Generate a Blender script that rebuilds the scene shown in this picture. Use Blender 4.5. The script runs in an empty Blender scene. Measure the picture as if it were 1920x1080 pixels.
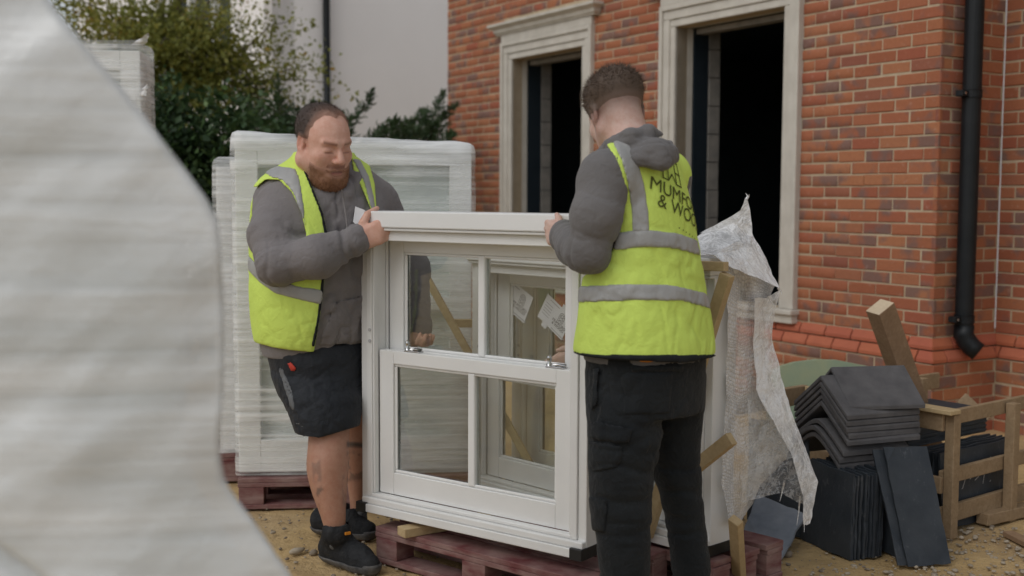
import bpy, bmesh, math, random
import numpy as np
from mathutils import Vector, Matrix
from mathutils.bvhtree import BVHTree

scene = bpy.context.scene
COL = scene.collection
rad = math.radians

# ------------------------------------------------------------------ camera
FPX, PITCH, ROLL, CAMH = 2216.95, 0.0783482, 0.003958, 1.42
cam_d = bpy.data.cameras.new('camera')
cam = bpy.data.objects.new('camera', cam_d)
COL.objects.link(cam)
cam_d.sensor_width = 36.0
cam_d.lens = FPX / 1920.0 * 36.0
cam_d.clip_start = 0.05
cam_d.clip_end = 2000
_r = Vector((1, 0, 0)); _u = Vector((0, math.sin(PITCH), math.cos(PITCH))); _f = Vector((0, math.cos(PITCH), -math.sin(PITCH)))
_c, _s = math.cos(ROLL), math.sin(ROLL)
_R = _r * _c + _u * _s; _U = _u * _c - _r * _s
cam.matrix_world = Matrix(((_R.x, _U.x, -_f.x, 0), (_R.y, _U.y, -_f.y, 0), (_R.z, _U.z, -_f.z, CAMH), (0, 0, 0, 1)))
cam_d.dof.use_dof = True
cam_d.dof.focus_distance = 4.35
cam_d.dof.aperture_fstop = 2.2
scene.camera = cam

# ------------------------------------------------------------------ world, sun, exposure
SUN_DIR = Vector((-0.62, -0.62, 0.95)).normalized()       # towards the sun (left, behind the camera)
world = bpy.data.worlds.new('World'); scene.world = world
world.use_nodes = True
wn = world.node_tree; wn.nodes.clear()
w_out = wn.nodes.new('ShaderNodeOutputWorld'); w_bg = wn.nodes.new('ShaderNodeBackground')
w_sky = wn.nodes.new('ShaderNodeTexSky'); w_hsv = wn.nodes.new('ShaderNodeHueSaturation')
w_sky.sky_type = 'NISHITA'; w_sky.sun_disc = False
w_sky.sun_elevation = math.asin(SUN_DIR.z); w_sky.sun_rotation = math.atan2(SUN_DIR.x, SUN_DIR.y)
w_sky.air_density = 1.0; w_sky.dust_density = 1.5; w_sky.ozone_density = 1.0
w_hsv.inputs['Saturation'].default_value = 0.26
w_bg.inputs['Strength'].default_value = 0.15
wn.links.new(w_sky.outputs[0], w_hsv.inputs['Color']); wn.links.new(w_hsv.outputs[0], w_bg.inputs[0]); wn.links.new(w_bg.outputs[0], w_out.inputs[0])
sun_d = bpy.data.lights.new('sun', 'SUN'); sun = bpy.data.objects.new('sun', sun_d); COL.objects.link(sun)
sun_d.energy = 0.95; sun_d.angle = rad(45); sun_d.color = (1.0, 0.99, 0.97)
sun.rotation_euler = SUN_DIR.to_track_quat('Z', 'Y').to_euler()
sun.location = (-6, -6, 10)
scene.view_settings.view_transform = 'Standard'
scene.view_settings.look = 'None'
scene.view_settings.exposure = -0.36
scene.view_settings.gamma = 1.0
scene.render.resolution_x = 1024; scene.render.resolution_y = 576
scene.render.engine = 'CYCLES'
scene.cycles.max_bounces = 10; scene.cycles.transparent_max_bounces = 24

rng = random.Random(7)
nrg = np.random.default_rng(11)

# ------------------------------------------------------------------ camera geometry helpers (used to lay the place out)
def ray(px, py):
    x, y = px - 960.0, py - 540.0
    x, y = _c * x + _s * y, -_s * x + _c * y
    xr, ur = x / FPX, -y / FPX
    return np.array([xr, math.cos(PITCH) + ur * math.sin(PITCH), -math.sin(PITCH) + ur * math.cos(PITCH)])
def at(px, py, Y):
    r = ray(px, py); p = r * (Y / r[1]); return np.array([p[0], p[1], p[2] + CAMH])
def atz(px, py, z=0.0):
    r = ray(px, py); p = r * ((z - CAMH) / r[2]); return np.array([p[0], p[1], z])
def toimg(P):
    X, Y, Z = P[..., 0], P[..., 1], P[..., 2] - CAMH
    d = Y * math.cos(PITCH) - Z * math.sin(PITCH); u = Y * math.sin(PITCH) + Z * math.cos(PITCH)
    x, y = FPX * X / d, -FPX * u / d
    return 960 + _c * x - _s * y, 540 + _s * x + _c * y

# ------------------------------------------------------------------ object helpers
def tag(o, label=None, cat=None, group=None, kind=None):
    if label: o['label'] = label
    if cat: o['category'] = cat
    if group: o['group'] = group
    if kind: o['kind'] = kind
    return o
def empty(name, loc=(0, 0, 0), rz=0.0, label=None, cat=None, group=None, mat=None):
    o = bpy.data.objects.new(name, None); COL.objects.link(o)
    o.empty_display_size = 0.1
    if mat is not None: o.matrix_world = mat
    else:
        o.location = loc; o.rotation_euler = (0, 0, rz)
    return tag(o, label, cat, group)
def setparent(o, parent, world_coords):
    """parent o; world_coords=True means mesh data are in world space"""
    if parent is None: return
    o.parent = parent
    if world_coords:
        chain = Matrix.Identity(4); p = parent
        while p is not None:
            chain = p.matrix_basis @ chain if p.parent is None else p.matrix_parent_inverse @ p.matrix_basis @ chain
            p = p.parent
        o.matrix_parent_inverse = chain.inverted()
def link(name, me, mat=None, parent=None, world=False, smooth=False, bevel=0.0, bseg=1):
    o = bpy.data.objects.new(name, me); COL.objects.link(o)
    if mat is not None and len(me.materials) == 0: me.materials.append(mat)
    setparent(o, parent, world)
    if smooth:
        me.polygons.foreach_set('use_smooth', np.ones(len(me.polygons), dtype=bool))
    if bevel:
        m = o.modifiers.new('bevel', 'BEVEL'); m.width = bevel; m.segments = bseg; m.limit_method = 'ANGLE'; m.angle_limit = rad(40)
    return o
class MB:
    """collects simple solids into one mesh"""
    def __init__(s): s.v = []; s.f = []
    def add(s, vs, fs):
        b = len(s.v); s.v += [tuple(map(float, v)) for v in vs]; s.f += [tuple(i + b for i in f) for f in fs]; return s
    def box(s, lo, hi, M=None):
        (x0, y0, z0), (x1, y1, z1) = lo, hi
        vs = [(x0, y0, z0), (x1, y0, z0), (x1, y1, z0), (x0, y1, z0), (x0, y0, z1), (x1, y0, z1), (x1, y1, z1), (x0, y1, z1)]
        if M is not None: vs = [M @ Vector(v) for v in vs]
        return s.add(vs, [(3, 2, 1, 0), (4, 5, 6, 7), (0, 1, 5, 4), (1, 2, 6, 5), (2, 3, 7, 6), (3, 0, 4, 7)])
    def beam(s, a, b, w, h, up=(0, 0, 1), jit=0.0):
        """rectangular timber from a to b; w sideways, h along up"""
        a = Vector(a); b = Vector(b); d = (b - a).normalized(); up = Vector(up)
        sd = d.cross(up).normalized(); u2 = sd.cross(d).normalized()
        vs = []
        for p in (a, b):
            for (i, j) in ((-1, -1), (1, -1), (1, 1), (-1, 1)):
                q = p + sd * (i * w / 2) + u2 * (j * h / 2)
                if jit: q += Vector((rng.uniform(-jit, jit), rng.uniform(-jit, jit), rng.uniform(-jit, jit)))
                vs.append(q)
        return s.add(vs, [(3, 2, 1, 0), (4, 5, 6, 7), (0, 1, 5, 4), (1, 2, 6, 5), (2, 3, 7, 6), (3, 0, 4, 7)])
    def prism(s, poly, fn):
        """closed polygon (2D, CCW) extruded: fn(x, y, e) -> 3D for e in 0, 1"""
        n = len(poly)
        vs = [fn(x, y, 0) for x, y in poly] + [fn(x, y, 1) for x, y in poly]
        return s.add(vs, [tuple(range(n - 1, -1, -1)), tuple(range(n, 2 * n))] + [(i, (i + 1) % n, n + (i + 1) % n, n + i) for i in range(n)])
    def tube(s, pts, r, n=12, cap=True):
        pts = [Vector(p) for p in pts]; rs = r if isinstance(r, (list, tuple)) else [r] * len(pts)
        base = len(s.v); vs = []; fs = []
        ref = Vector((0.31, 0.22, 0.93))
        for i, p in enumerate(pts):
            d = (pts[min(i + 1, len(pts) - 1)] - pts[max(i - 1, 0)]).normalized()
            a = d.cross(ref).normalized(); b = d.cross(a).normalized()
            for k in range(n):
                t = 2 * math.pi * k / n; vs.append(p + a * (math.cos(t) * rs[i]) + b * (math.sin(t) * rs[i]))
        for i in range(len(pts) - 1):
            for k in range(n):
                fs.append((i * n + k, i * n + (k + 1) % n, (i + 1) * n + (k + 1) % n, (i + 1) * n + k))
        if cap: fs += [tuple(range(n)), tuple(range(len(pts) * n - 1, (len(pts) - 1) * n - 1, -1))]
        return s.add(vs, fs)
    def mesh(s, name):
        me = bpy.data.meshes.new(name); me.from_pydata(s.v, [], s.f); me.update(); return me
    def build(s, name, mat, parent=None, world=False, smooth=False, bevel=0.0, bseg=1):
        return link(name, s.mesh(name), mat, parent, world, smooth, bevel, bseg)
def np_mesh(name, V, Fq):
    V = np.asarray(V, dtype=np.float32); Fq = np.asarray(Fq, dtype=np.int32)
    me = bpy.data.meshes.new(name); n = Fq.shape[1]
    me.vertices.add(len(V)); me.vertices.foreach_set('co', V.ravel())
    me.loops.add(Fq.size); me.loops.foreach_set('vertex_index', Fq.ravel())
    me.polygons.add(len(Fq)); me.polygons.foreach_set('loop_start', np.arange(0, Fq.size, n, dtype=np.int32))
    me.update(calc_edges=True); me.validate()
    return me
def set_attr(me, name, arr):
    arr = np.asarray(arr, dtype=np.float32)
    if arr.ndim == 1:
        a = me.attributes.new(name, 'FLOAT', 'POINT'); a.data.foreach_set('value', arr)
    else:
        a = me.attributes.new(name, 'FLOAT_COLOR', 'POINT')
        if arr.shape[1] == 3: arr = np.concatenate([arr, np.ones((len(arr), 1), np.float32)], 1)
        a.data.foreach_set('color', arr.ravel())

# ------------------------------------------------------------------ numpy noise
_perm = nrg.random((64, 64, 64)).astype(np.float32)
def vnoise(P):
    P = np.asarray(P); i = np.floor(P).astype(np.int64); f = (P - i); f = f * f * (3 - 2 * f)
    i &= 63; j = (i + 1) & 63
    x0, y0, z0 = i[:, 0], i[:, 1], i[:, 2]; x1, y1, z1 = j[:, 0], j[:, 1], j[:, 2]
    fx, fy, fz = f[:, 0], f[:, 1], f[:, 2]
    c00 = _perm[x0, y0, z0] * (1 - fx) + _perm[x1, y0, z0] * fx; c10 = _perm[x0, y1, z0] * (1 - fx) + _perm[x1, y1, z0] * fx
    c01 = _perm[x0, y0, z1] * (1 - fx) + _perm[x1, y0, z1] * fx; c11 = _perm[x0, y1, z1] * (1 - fx) + _perm[x1, y1, z1] * fx
    return ((c00 * (1 - fy) + c10 * fy) * (1 - fz) + (c01 * (1 - fy) + c11 * fy) * fz) * 2 - 1
def fbm(P, o=3):
    P = np.asarray(P, dtype=np.float64); r = 0; a = 1.0; t = 0
    for k in range(o):
        r = r + a * vnoise(P * (2 ** k) + 17.3 * k); t += a; a *= 0.5
    return r / t
# ------------------------------------------------------------------ materials
class NT:
    def __init__(s, name):
        s.m = bpy.data.materials.new(name); s.m.use_nodes = True
        s.t = s.m.node_tree; s.t.nodes.clear()
        s.out = s.n('ShaderNodeOutputMaterial')
    def n(s, typ, **kw):
        nd = s.t.nodes.new(typ)
        for k, v in kw.items(): setattr(nd, k, v)
        return nd
    def l(s, a, b): s.t.links.new(a, b)
    def coord(s, kind='Object', scale=(1, 1, 1), rot=(0, 0, 0)):
        mp = s.n('ShaderNodeMapping'); mp.inputs['Scale'].default_value = scale; mp.inputs['Rotation'].default_value = rot
        if kind == 'World': s.l(s.n('ShaderNodeNewGeometry').outputs['Position'], mp.inputs[0])
        else: s.l(s.n('ShaderNodeTexCoord').outputs[kind], mp.inputs[0])
        return mp.outputs[0]
    def noise(s, vec, scale, detail=4, rough=0.55, dist=0.0):
        nd = s.n('ShaderNodeTexNoise'); nd.inputs['Scale'].default_value = scale; nd.inputs['Detail'].default_value = detail
        nd.inputs['Roughness'].default_value = rough; nd.inputs['Distortion'].default_value = dist
        s.l(vec, nd.inputs['Vector']); return nd.outputs['Fac']
    def ramp(s, fac, stops, interp='LINEAR'):
        nd = s.n('ShaderNodeValToRGB'); nd.color_ramp.interpolation = interp; e = nd.color_ramp.elements
        while len(e) < len(stops): e.new(0.5)
        for i, (p, c) in enumerate(stops):
            e[i].position = p; e[i].color = (c, c, c, 1) if isinstance(c, (int, float)) else (*c, 1)
        s.l(fac, nd.inputs[0]); return nd.outputs[0]
    def mix(s, fac, a, b, blend='MIX'):
        nd = s.n('ShaderNodeMix', data_type='RGBA', blend_type=blend)
        for sock, v in ((nd.inputs['Factor'], fac), (nd.inputs[6], a), (nd.inputs[7], b)):
            if hasattr(v, 'is_output'): s.l(v, sock)
            elif isinstance(v, (int, float)): sock.default_value = v
            else: sock.default_value = (*v, 1)
        return nd.outputs[2]
    def math(s, op, a, b=0.0, clamp=False):
        nd = s.n('ShaderNodeMath', operation=op, use_clamp=clamp)
        for sock, v in ((nd.inputs[0], a), (nd.inputs[1], b)):
            if hasattr(v, 'is_output'): s.l(v, sock)
            else: sock.default_value = v
        return nd.outputs[0]
    def bump(s, h, strength=0.3, dist=0.01, prev=None):
        nd = s.n('ShaderNodeBump'); nd.inputs['Strength'].default_value = strength; nd.inputs['Distance'].default_value = dist
        s.l(h, nd.inputs['Height'])
        if prev is not None: s.l(prev, nd.inputs['Normal'])
        return nd.outputs[0]
    def attr(s, name, out='Fac'):
        nd = s.n('ShaderNodeAttribute'); nd.attribute_name = name; return nd.outputs[out]
    def bsdf(s, col, rough=0.6, normal=None, spec=0.5, **kw):
        b = s.n('ShaderNodeBsdfPrincipled')
        for sock, v in ((b.inputs['Base Color'], col), (b.inputs['Roughness'], rough)):
            if hasattr(v, 'is_output'): s.l(v, sock)
            elif isinstance(v, (int, float)): sock.default_value = v
            else: sock.default_value = (*v, 1)
        b.inputs['Specular IOR Level'].default_value = spec
        for k, v in kw.items(): b.inputs[k.replace('_', ' ')].default_value = v
        if normal is not None: s.l(normal, b.inputs['Normal'])
        return b.outputs[0]
    def done(s, shader, disp=None):
        s.l(shader, s.out.inputs['Surface']); return s.m
MAT = {}
def mat_simple(name, c1, c2, scale=12, rough=0.6, bump=0.15, bscale=60, spec=0.4, kind='World', metal=0.0, stretch=(1, 1, 1), lo=.3, hi=.7, bdist=.004):
    t = NT(name); co = t.coord(kind, stretch)
    col = t.ramp(t.noise(co, scale, 5), [(lo, c1), (hi, c2)])
    nm = t.bump(t.noise(co, bscale, 3), bump, bdist) if bump else None
    rg = t.ramp(t.noise(co, scale * 2.3, 3), [(.3, max(0.02, rough - .08)), (.7, min(1, rough + .08))])
    MAT[name] = t.done(t.bsdf(col, rg, nm, spec, Metallic=metal)); return MAT[name]

# white factory paint with a trace of site dust
mat_simple('white_paint', (.80, .80, .785), (.74, .74, .725), 5, .38, .05, 90, .45)
mat_simple('stone', (.50, .465, .405), (.60, .565, .50), 7, .8, .25, 120, .25)
mat_simple('render', (.86, .84, .83), (.82, .80, .79), 1.2, .85, .1, 60, .2)
mat_simple('mortar', (.44, .345, .23), (.54, .44, .31), 18, .95, .5, 200, .1)
mat_simple('black_plastic', (.006, .008, .010), (.011, .013, .015), 10, .48, .03, 40, .3)
mat_simple('black_block', (.012, .012, .013), (.02, .02, .02), 10, .5, .05, 40, .4)
mat_simple('chrome', (.62, .62, .62), (.5, .5, .5), 8, .22, 0, 10, .5, metal=1.0)
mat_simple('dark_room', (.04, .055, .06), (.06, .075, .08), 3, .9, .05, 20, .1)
mat_simple('blockwork', (.20, .19, .175), (.30, .28, .25), 9, .95, .4, 120, .1)
mat_simple('navy_membrane', (.010, .017, .024), (.015, .023, .03), 4, .6, .1, 30, .3)
def mat_slate():
    t = NT('slate'); P = t.coord('World')
    col = t.ramp(t.noise(P, 7, 5), [(.3, (.020, .027, .036)), (.7, (.044, .052, .062))])
    sc = t.noise(t.coord('World', (1, 1, .25), (.3, .5, .2)), 38, 5, .7, .8)
    col = t.mix(t.ramp(sc, [(.60, 0.0), (.72, .55)]), col, (.12, .13, .145))
    col = t.mix(t.ramp(t.noise(P, 16, 5, .7), [(.62, 0.0), (.74, .5)]), col, (.14, .145, .15))
    nm = t.bump(t.noise(P, 50, 5, .65), .5, .004); nm = t.bump(t.noise(P, 9, 3), .3, .01, nm)
    MAT['slate'] = t.done(t.bsdf(col, .58, nm, .4))
mat_slate()
mat_simple('slate_dusty', (.15, .17, .20), (.29, .31, .34), 7, .7, .3, 50, .3)
mat_simple('concrete_tile', (.085, .082, .085), (.125, .12, .122), 14, .85, .6, 160, .25)
mat_simple('pallet_red', (.14, .040, .042), (.30, .20, .18), 9, .8, .4, 70, .2, stretch=(1, 1, 3))
mat_simple('pebble', (.27, .22, .16), (.46, .40, .31), 16, .9, .4, 90, .2)
mat_simple('pebble_dark', (.16, .13, .10), (.30, .25, .19), 16, .9, .4, 90, .2)
mat_simple('green_board', (.36, .37, .22), (.20, .30, .23), 3.5, .6, .15, 40, .3)
mat_simple('bark', (.10, .08, .06), (.22, .19, .155), 14, .95, .8, 50, .1, stretch=(1, 1, .3))
mat_simple('pane_backing', (.52, .58, .565), (.66, .70, .68), 1.6, .25, 0, 10, .5)
mat_simple('label_paper', (.80, .80, .81), (.76, .76, .78), 8, .6, 0, 10, .3)
mat_simple('ink', (.02, .02, .022), (.035, .035, .035), 30, .6, 0, 10, .3)
mat_simple('ink_faint', (.42, .42, .44), (.5, .5, .5), 30, .6, 0, 10, .3)

def mat_wood(name, c1, c2, rough=.7):
    t = NT(name); co = t.coord('Object', (1, 1, 1)); g = t.coord('Generated', (1, 1, 1))
    big = t.noise(co, 9, 4); grain = t.noise(t.coord('Object', (60, 60, 60)), 1.0, 5, .6, .6)
    col = t.mix(t.ramp(grain, [(.35, 0.0), (.7, 1.0)]), c1, c2)
    col = t.mix(t.ramp(big, [(.35, 0.0), (.75, .55)]), col, tuple(x * .72 for x in c1))
    MAT[name] = t.done(t.bsdf(col, rough, t.bump(grain, .25, .002), .3)); return MAT[name]
mat_wood('pine', (.47, .345, .185), (.56, .43, .25))
mat_wood('pine_weathered', (.27, .185, .105), (.36, .26, .16))
mat_wood('pine_brown', (.27, .17, .10), (.35, .235, .145))
mat_wood('pine_end', (.58, .46, .31), (.64, .52, .37))

def mat_brick():
    t = NT('brick'); P = t.coord('World')
    sd = t.attr('seed'); sd2 = t.attr('seed2')
    base = t.ramp(sd, [(0.0, (.33, .115, .062)), (.3, (.40, .16, .080)), (.55, (.35, .112, .066)), (.8, (.43, .185, .092)), (1.0, (.27, .10, .070))])
    n1 = t.noise(P, 7.5, 2, .5); n2 = t.noise(P, 55, 4, .6); n3 = t.noise(P, 2.0, 2)
    blot = t.math('ADD', n1, t.math('MULTIPLY', t.math('SUBTRACT', sd2, .5), .42))
    col = t.mix(t.ramp(blot, [(.55, 0.0), (.70, .80)]), base, (.175, .128, .115))
    col = t.mix(t.ramp(n2, [(.3, 0.0), (.8, .35)]), col, (.21, .075, .045))
    col = t.mix(t.ramp(t.noise(P, 26, 3), [(.62, 0.0), (.8, .4)]), col, (.48, .36, .30))
    nm = t.bump(t.noise(P, 140, 4, .65), .5, .004); nm = t.bump(n1, .2, .01, nm)
    MAT['brick'] = t.done(t.bsdf(col, .9, nm, .15))
mat_brick()
def mat_brick_special():
    t = NT('brick_red'); P = t.coord('World'); sd = t.attr('seed')
    base = t.ramp(sd, [(0.0, (.40, .115, .07)), (.5, (.46, .15, .085)), (1.0, (.42, .13, .06))])
    col = t.mix(t.ramp(t.noise(P, 20, 4), [(.4, 0.0), (.8, .4)]), base, (.30, .09, .06))
    MAT['brick_red'] = t.done(t.bsdf(col, .85, t.bump(t.noise(P, 150, 3), .35, .003), .15))
mat_brick_special()

def mat_ground():
    t = NT('sandy_ground'); P = t.coord('World')
    n1 = t.noise(P, 1.1, 4); n2 = t.noise(P, 14, 5, .65); n3 = t.noise(P, 70, 4, .7)
    col = t.ramp(n1, [(.3, (.46, .315, .145)), (.52, (.54, .38, .185)), (.72, (.47, .35, .215))])
    col = t.mix(t.ramp(n2, [(.38, 0.0), (.8, .5)]), col, (.33, .225, .115))
    col = t.mix(t.ramp(t.noise(P, 2.6, 4, .6), [(.52, 0.0), (.64, .5)]), col, (.30, .20, .11))
    col = t.mix(t.ramp(n3, [(.62, 0.0), (.78, .5)]), col, (.62, .54, .40))
    nm = t.bump(n3, .6, .012); nm = t.bump(n2, .5, .04, nm)
    MAT['sandy_ground'] = t.done(t.bsdf(col, .95, nm, .15))
mat_ground()

def mat_glass(name='glass', tint=(.965, .98, .972), refl=1.0):
    t = NT(name); lw = t.n('ShaderNodeLayerWeight'); lw.inputs['Blend'].default_value = .5
    fr = t.math('ADD', t.math('MULTIPLY', t.math('POWER', lw.outputs['Facing'], 5.0), .95), .04)
    tr = t.n('ShaderNodeBsdfTransparent'); tr.inputs[0].default_value = (*tint, 1)
    gl = t.n('ShaderNodeBsdfGlossy'); gl.inputs['Roughness'].default_value = .02; gl.inputs[0].default_value = (.95, .97, .96, 1)
    mx = t.n('ShaderNodeMixShader'); t.l(t.math('MULTIPLY', fr, refl, True), mx.inputs[0]); t.l(tr.outputs[0], mx.inputs[1]); t.l(gl.outputs[0], mx.inputs[2])
    MAT[name] = t.done(mx.outputs[0])
mat_glass(refl=1.9); mat_glass('glass_green', (.86, .90, .88), 1.3)

def mat_film(name, lo, hi, sx=(1.2, 1.2, 38), rough=.3, col=(.86, .87, .86), bump=.35, crumple=0.0, bscale=1.0, tilt=0.0, rmp=(.34, .66)):
    """stretch film: partly clear, partly milky, streaked along the winding"""
    t = NT(name)
    st = t.noise(t.coord('World', sx, (0, tilt, 0)), 1.0, 4, .6, .35)
    st2 = t.noise(t.coord('World', (sx[0] * 2, sx[1] * 2, sx[2] * .25), (0, tilt * 1.6, 0)), 1.0, 3, .5, .6)
    cl = t.noise(t.coord('World'), 2.3, 3)
    mixd = t.math('ADD', t.math('MULTIPLY', st, .55), t.math('MULTIPLY', st2, .45))
    mixd = t.math('ADD', mixd, t.math('MULTIPLY', t.math('SUBTRACT', cl, .5), .35))
    if crumple:
        r1 = t.noise(t.coord('World', (1.6, 1.2, 1.0), (.4, .7, .2)), 13, 4, .6, 1.6); r2 = t.noise(t.coord('World', (.8, 1.0, 1.5), (.9, .2, .5)), 31, 3, .6, 1.2)
        rr = t.math('ADD', t.ramp(r1, [(.44, 0.0), (.5, 1.0), (.56, 0.0)]), t.math('MULTIPLY', t.ramp(r2, [(.42, 0.0), (.5, 1.0), (.58, 0.0)]), .6))
        mixd = t.math('ADD', mixd, t.math('MULTIPLY', rr, crumple))
    fac = t.ramp(mixd, [(rmp[0], lo), (rmp[1], hi)])
    nm = t.bump(st, bump, .012 * bscale); nm = t.bump(t.noise(t.coord('World'), 30, 4, .6, .5), bump * (.5 + crumple * 2), .01 * bscale, nm)
    b = t.bsdf(col, rough, nm, .8)
    tr = t.n('ShaderNodeBsdfTransparent'); tr.inputs[0].default_value = (.97, .975, .97, 1)
    mx = t.n('ShaderNodeMixShader'); t.l(fac, mx.inputs[0]); t.l(tr.outputs[0], mx.inputs[1]); t.l(b, mx.inputs[2])
    MAT[name] = t.done(mx.outputs[0])
mat_film('film', .12, .74, (1.0, 1.0, 44), .22, (.94, .95, .945), .5, 0, 1.0, .06, (.42, .64))
mat_film('film_thick', .58, .96, (.7, .7, 17), .26, (.76, .78, .78), .35, 0, 1.5, -.10, (.36, .62))
mat_film('film_clear', .05, .40, (5, 5, 2), .08, (.88, .88, .88), .7, .22, 2.0)
mat_film('bubble_film', .42, .92, (5, 5, 5), .09, (.90, .90, .90), .7, .16, 2.2)
def mat_bubble():
    t = NT('bubble_wrap')
    P = t.coord('UV', (1, 1, 1)); vo = t.n('ShaderNodeTexVoronoi', feature='F1'); vo.inputs['Scale'].default_value = 85; vo.inputs['Randomness'].default_value = .35
    t.l(P, vo.inputs['Vector'])
    dome = t.ramp(vo.outputs['Distance'], [(0.0, 1.0), (.42, .55), (.55, 0.0)])
    n = t.noise(t.coord('World'), 9, 4, .6, .4)
    fac = t.math('ADD', t.ramp(n, [(.35, .46), (.65, .88)]), t.math('MULTIPLY', dome, .14), True)
    nm = t.bump(dome, .7, .006); nm = t.bump(t.noise(t.coord('World'), 40, 4, .7, .6), .5, .01, nm)
    b = t.bsdf((.86, .86, .86), .12, nm, .9)
    tr = t.n('ShaderNodeBsdfTransparent'); mx = t.n('ShaderNodeMixShader'); t.l(fac, mx.inputs[0]); t.l(tr.outputs[0], mx.inputs[1]); t.l(b, mx.inputs[2])
    MAT['bubble_wrap'] = t.done(mx.outputs[0])
mat_bubble()

def mat_leaf(name, stops, trans=.25):
    t = NT(name); sd = t.attr('seed')
    col = t.ramp(sd, stops)
    col = t.mix(t.ramp(t.noise(t.coord('World'), 3, 3), [(.35, 0.0), (.7, .4)]), col, stops[0][1])
    b = t.bsdf(col, .5, None, .35)
    tl = t.n('ShaderNodeBsdfTranslucent'); t.l(col, tl.inputs[0])
    mx = t.n('ShaderNodeMixShader'); mx.inputs[0].default_value = trans; t.l(b, mx.inputs[1]); t.l(tl.outputs[0], mx.inputs[2])
    MAT[name] = t.done(mx.outputs[0])
mat_leaf('leaf_dark', [(0, (.022, .05, .018)), (.5, (.045, .088, .03)), (.85, (.085, .145, .045)), (1, (.15, .235, .07))])
mat_leaf('leaf_yellow', [(0, (.15, .165, .04)), (.45, (.25, .27, .06)), (.8, (.37, .34, .075)), (1, (.40, .27, .06))], .4)
mat_leaf('leaf_conifer', [(0, (.035, .065, .028)), (.5, (.06, .105, .045)), (1, (.11, .165, .07))])

def mat_cloth(name, c1, c2, scale=8, weave=900, rough=.85, sheen=.0, bump=.25, spec=.2):
    t = NT(name); P = t.coord('World')
    col = t.ramp(t.noise(P, scale, 4), [(.3, c1), (.7, c2)])
    nm = t.bump(t.noise(P, weave, 2), bump * .6, .0015)
    nm = t.bump(t.noise(P, 30, 4, .55, 1.2), min(1, bump * 1.8), .010, nm)
    MAT[name] = t.done(t.bsdf(col, rough, nm, spec, Sheen_Weight=sheen)); return MAT[name]
mat_cloth('hoodie_grey', (.19, .175, .175), (.225, .208, .207), 6, 700, .92, .15)
mat_cloth('hoodie_dark', (.145, .138, .136), (.175, .166, .163), 6, 700, .92, .15)
mat_cloth('hi_vis', (.62, .79, .15), (.66, .84, .17), 5, 500, .75, 0, .2)
mat_cloth('reflective', (.33, .33, .32), (.38, .38, .37), 9, 600, .42, 0, .15, .5)
mat_cloth('vest_trim', (.014, .016, .018), (.02, .022, .024), 9, 600, .8)
mat_cloth('shorts_navy', (.010, .013, .018), (.018, .021, .027), 7, 500, .7, .05, .3, .35)
mat_cloth('trousers_black', (.011, .013, .015), (.019, .022, .024), 9, 600, .85, .08, .4)
mat_cloth('shoe_black', (.012, .013, .015), (.03, .031, .033), 30, 800, .75, 0, .4)
mat_cloth('sole', (.05, .05, .052), (.14, .13, .12), 22, 300, .8, 0, .3)
mat_cloth('sock_grey', (.10, .105, .11), (.15, .155, .16), 30, 900, .95)
mat_cloth('orange_tab', (.60, .21, .02), (.66, .26, .03), 20, 500, .7)
mat_cloth('red_tab', (.50, .05, .04), (.56, .07, .05), 20, 500, .6)
mat_cloth('pale_print', (.36, .37, .38), (.42, .43, .44), 20, 500, .7)
mat_cloth('grey_print', (.12, .125, .13), (.15, .155, .16), 20, 500, .7)
mat_cloth('vest_print', (.075, .085, .02), (.10, .11, .025), 20, 500, .7)
def mat_skin():
    t = NT('skin'); P = t.coord('World'); c = t.attr('tone', 'Color')
    col = t.mix(t.ramp(t.noise(P, 38, 4), [(.35, 0.0), (.72, .6)]), c, t.mix(1.0, c, (.84, .66, .60), 'MULTIPLY'))
    col = t.mix(t.ramp(t.noise(P, 120, 3), [(.5, 0.0), (.75, .3)]), col, t.mix(1.0, c, (.80, .62, .56), 'MULTIPLY'))
    nm = t.bump(t.noise(P, 200, 4), .5, .002)
    MAT['skin'] = t.done(t.bsdf(col, .52, nm, .4, Subsurface_Weight=.08, Subsurface_Scale=.01))
    t = NT('hair'); c = t.attr('tone', 'Color')
    MAT['hair'] = t.done(t.bsdf(c, .6, None, .3))
mat_skin()
# ------------------------------------------------------------------ ground
def axis(lo, hi, flo, fhi, fine, grow=1.35):
    a = list(np.arange(flo, fhi + 1e-6, fine)); st = fine; x = a[-1]
    while x < hi: st *= grow; x += st; a.append(x)
    st = fine; x = a[0]
    while x > lo: st *= grow; x -= st; a.insert(0, x)
    return np.array(a)
def ground_h(P2):
    Q = np.c_[P2, np.zeros(len(P2))]
    d = np.hypot(P2[:, 0] - .3, P2[:, 1] - 5)
    k = np.clip(1 - (d - 4) / 6, 0, 1)
    return (fbm(Q * 2.2, 3) * .014 + fbm(Q * 9 + 5, 3) * .011) * k - .008
gx = axis(-400, 400, -2.2, 3.2, .03); gy = axis(-60, 600, 3.2, 7.2, .03)
GX, GY = np.meshgrid(gx, gy, indexing='ij'); GP = np.c_[GX.ravel(), GY.ravel()]
GZ = ground_h(GP)
ni, nj = len(gx), len(gy)
I, J = np.meshgrid(np.arange(ni - 1), np.arange(nj - 1), indexing='ij'); b0 = (I * nj + J).ravel()
ground = link('ground', np_mesh('ground', np.c_[GP, GZ], np.c_[b0, b0 + nj, b0 + nj + 1, b0 + 1]), MAT['sandy_ground'], smooth=True)
tag(ground, 'sandy ochre building-site ground with scattered stones', kind='structure')

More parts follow.
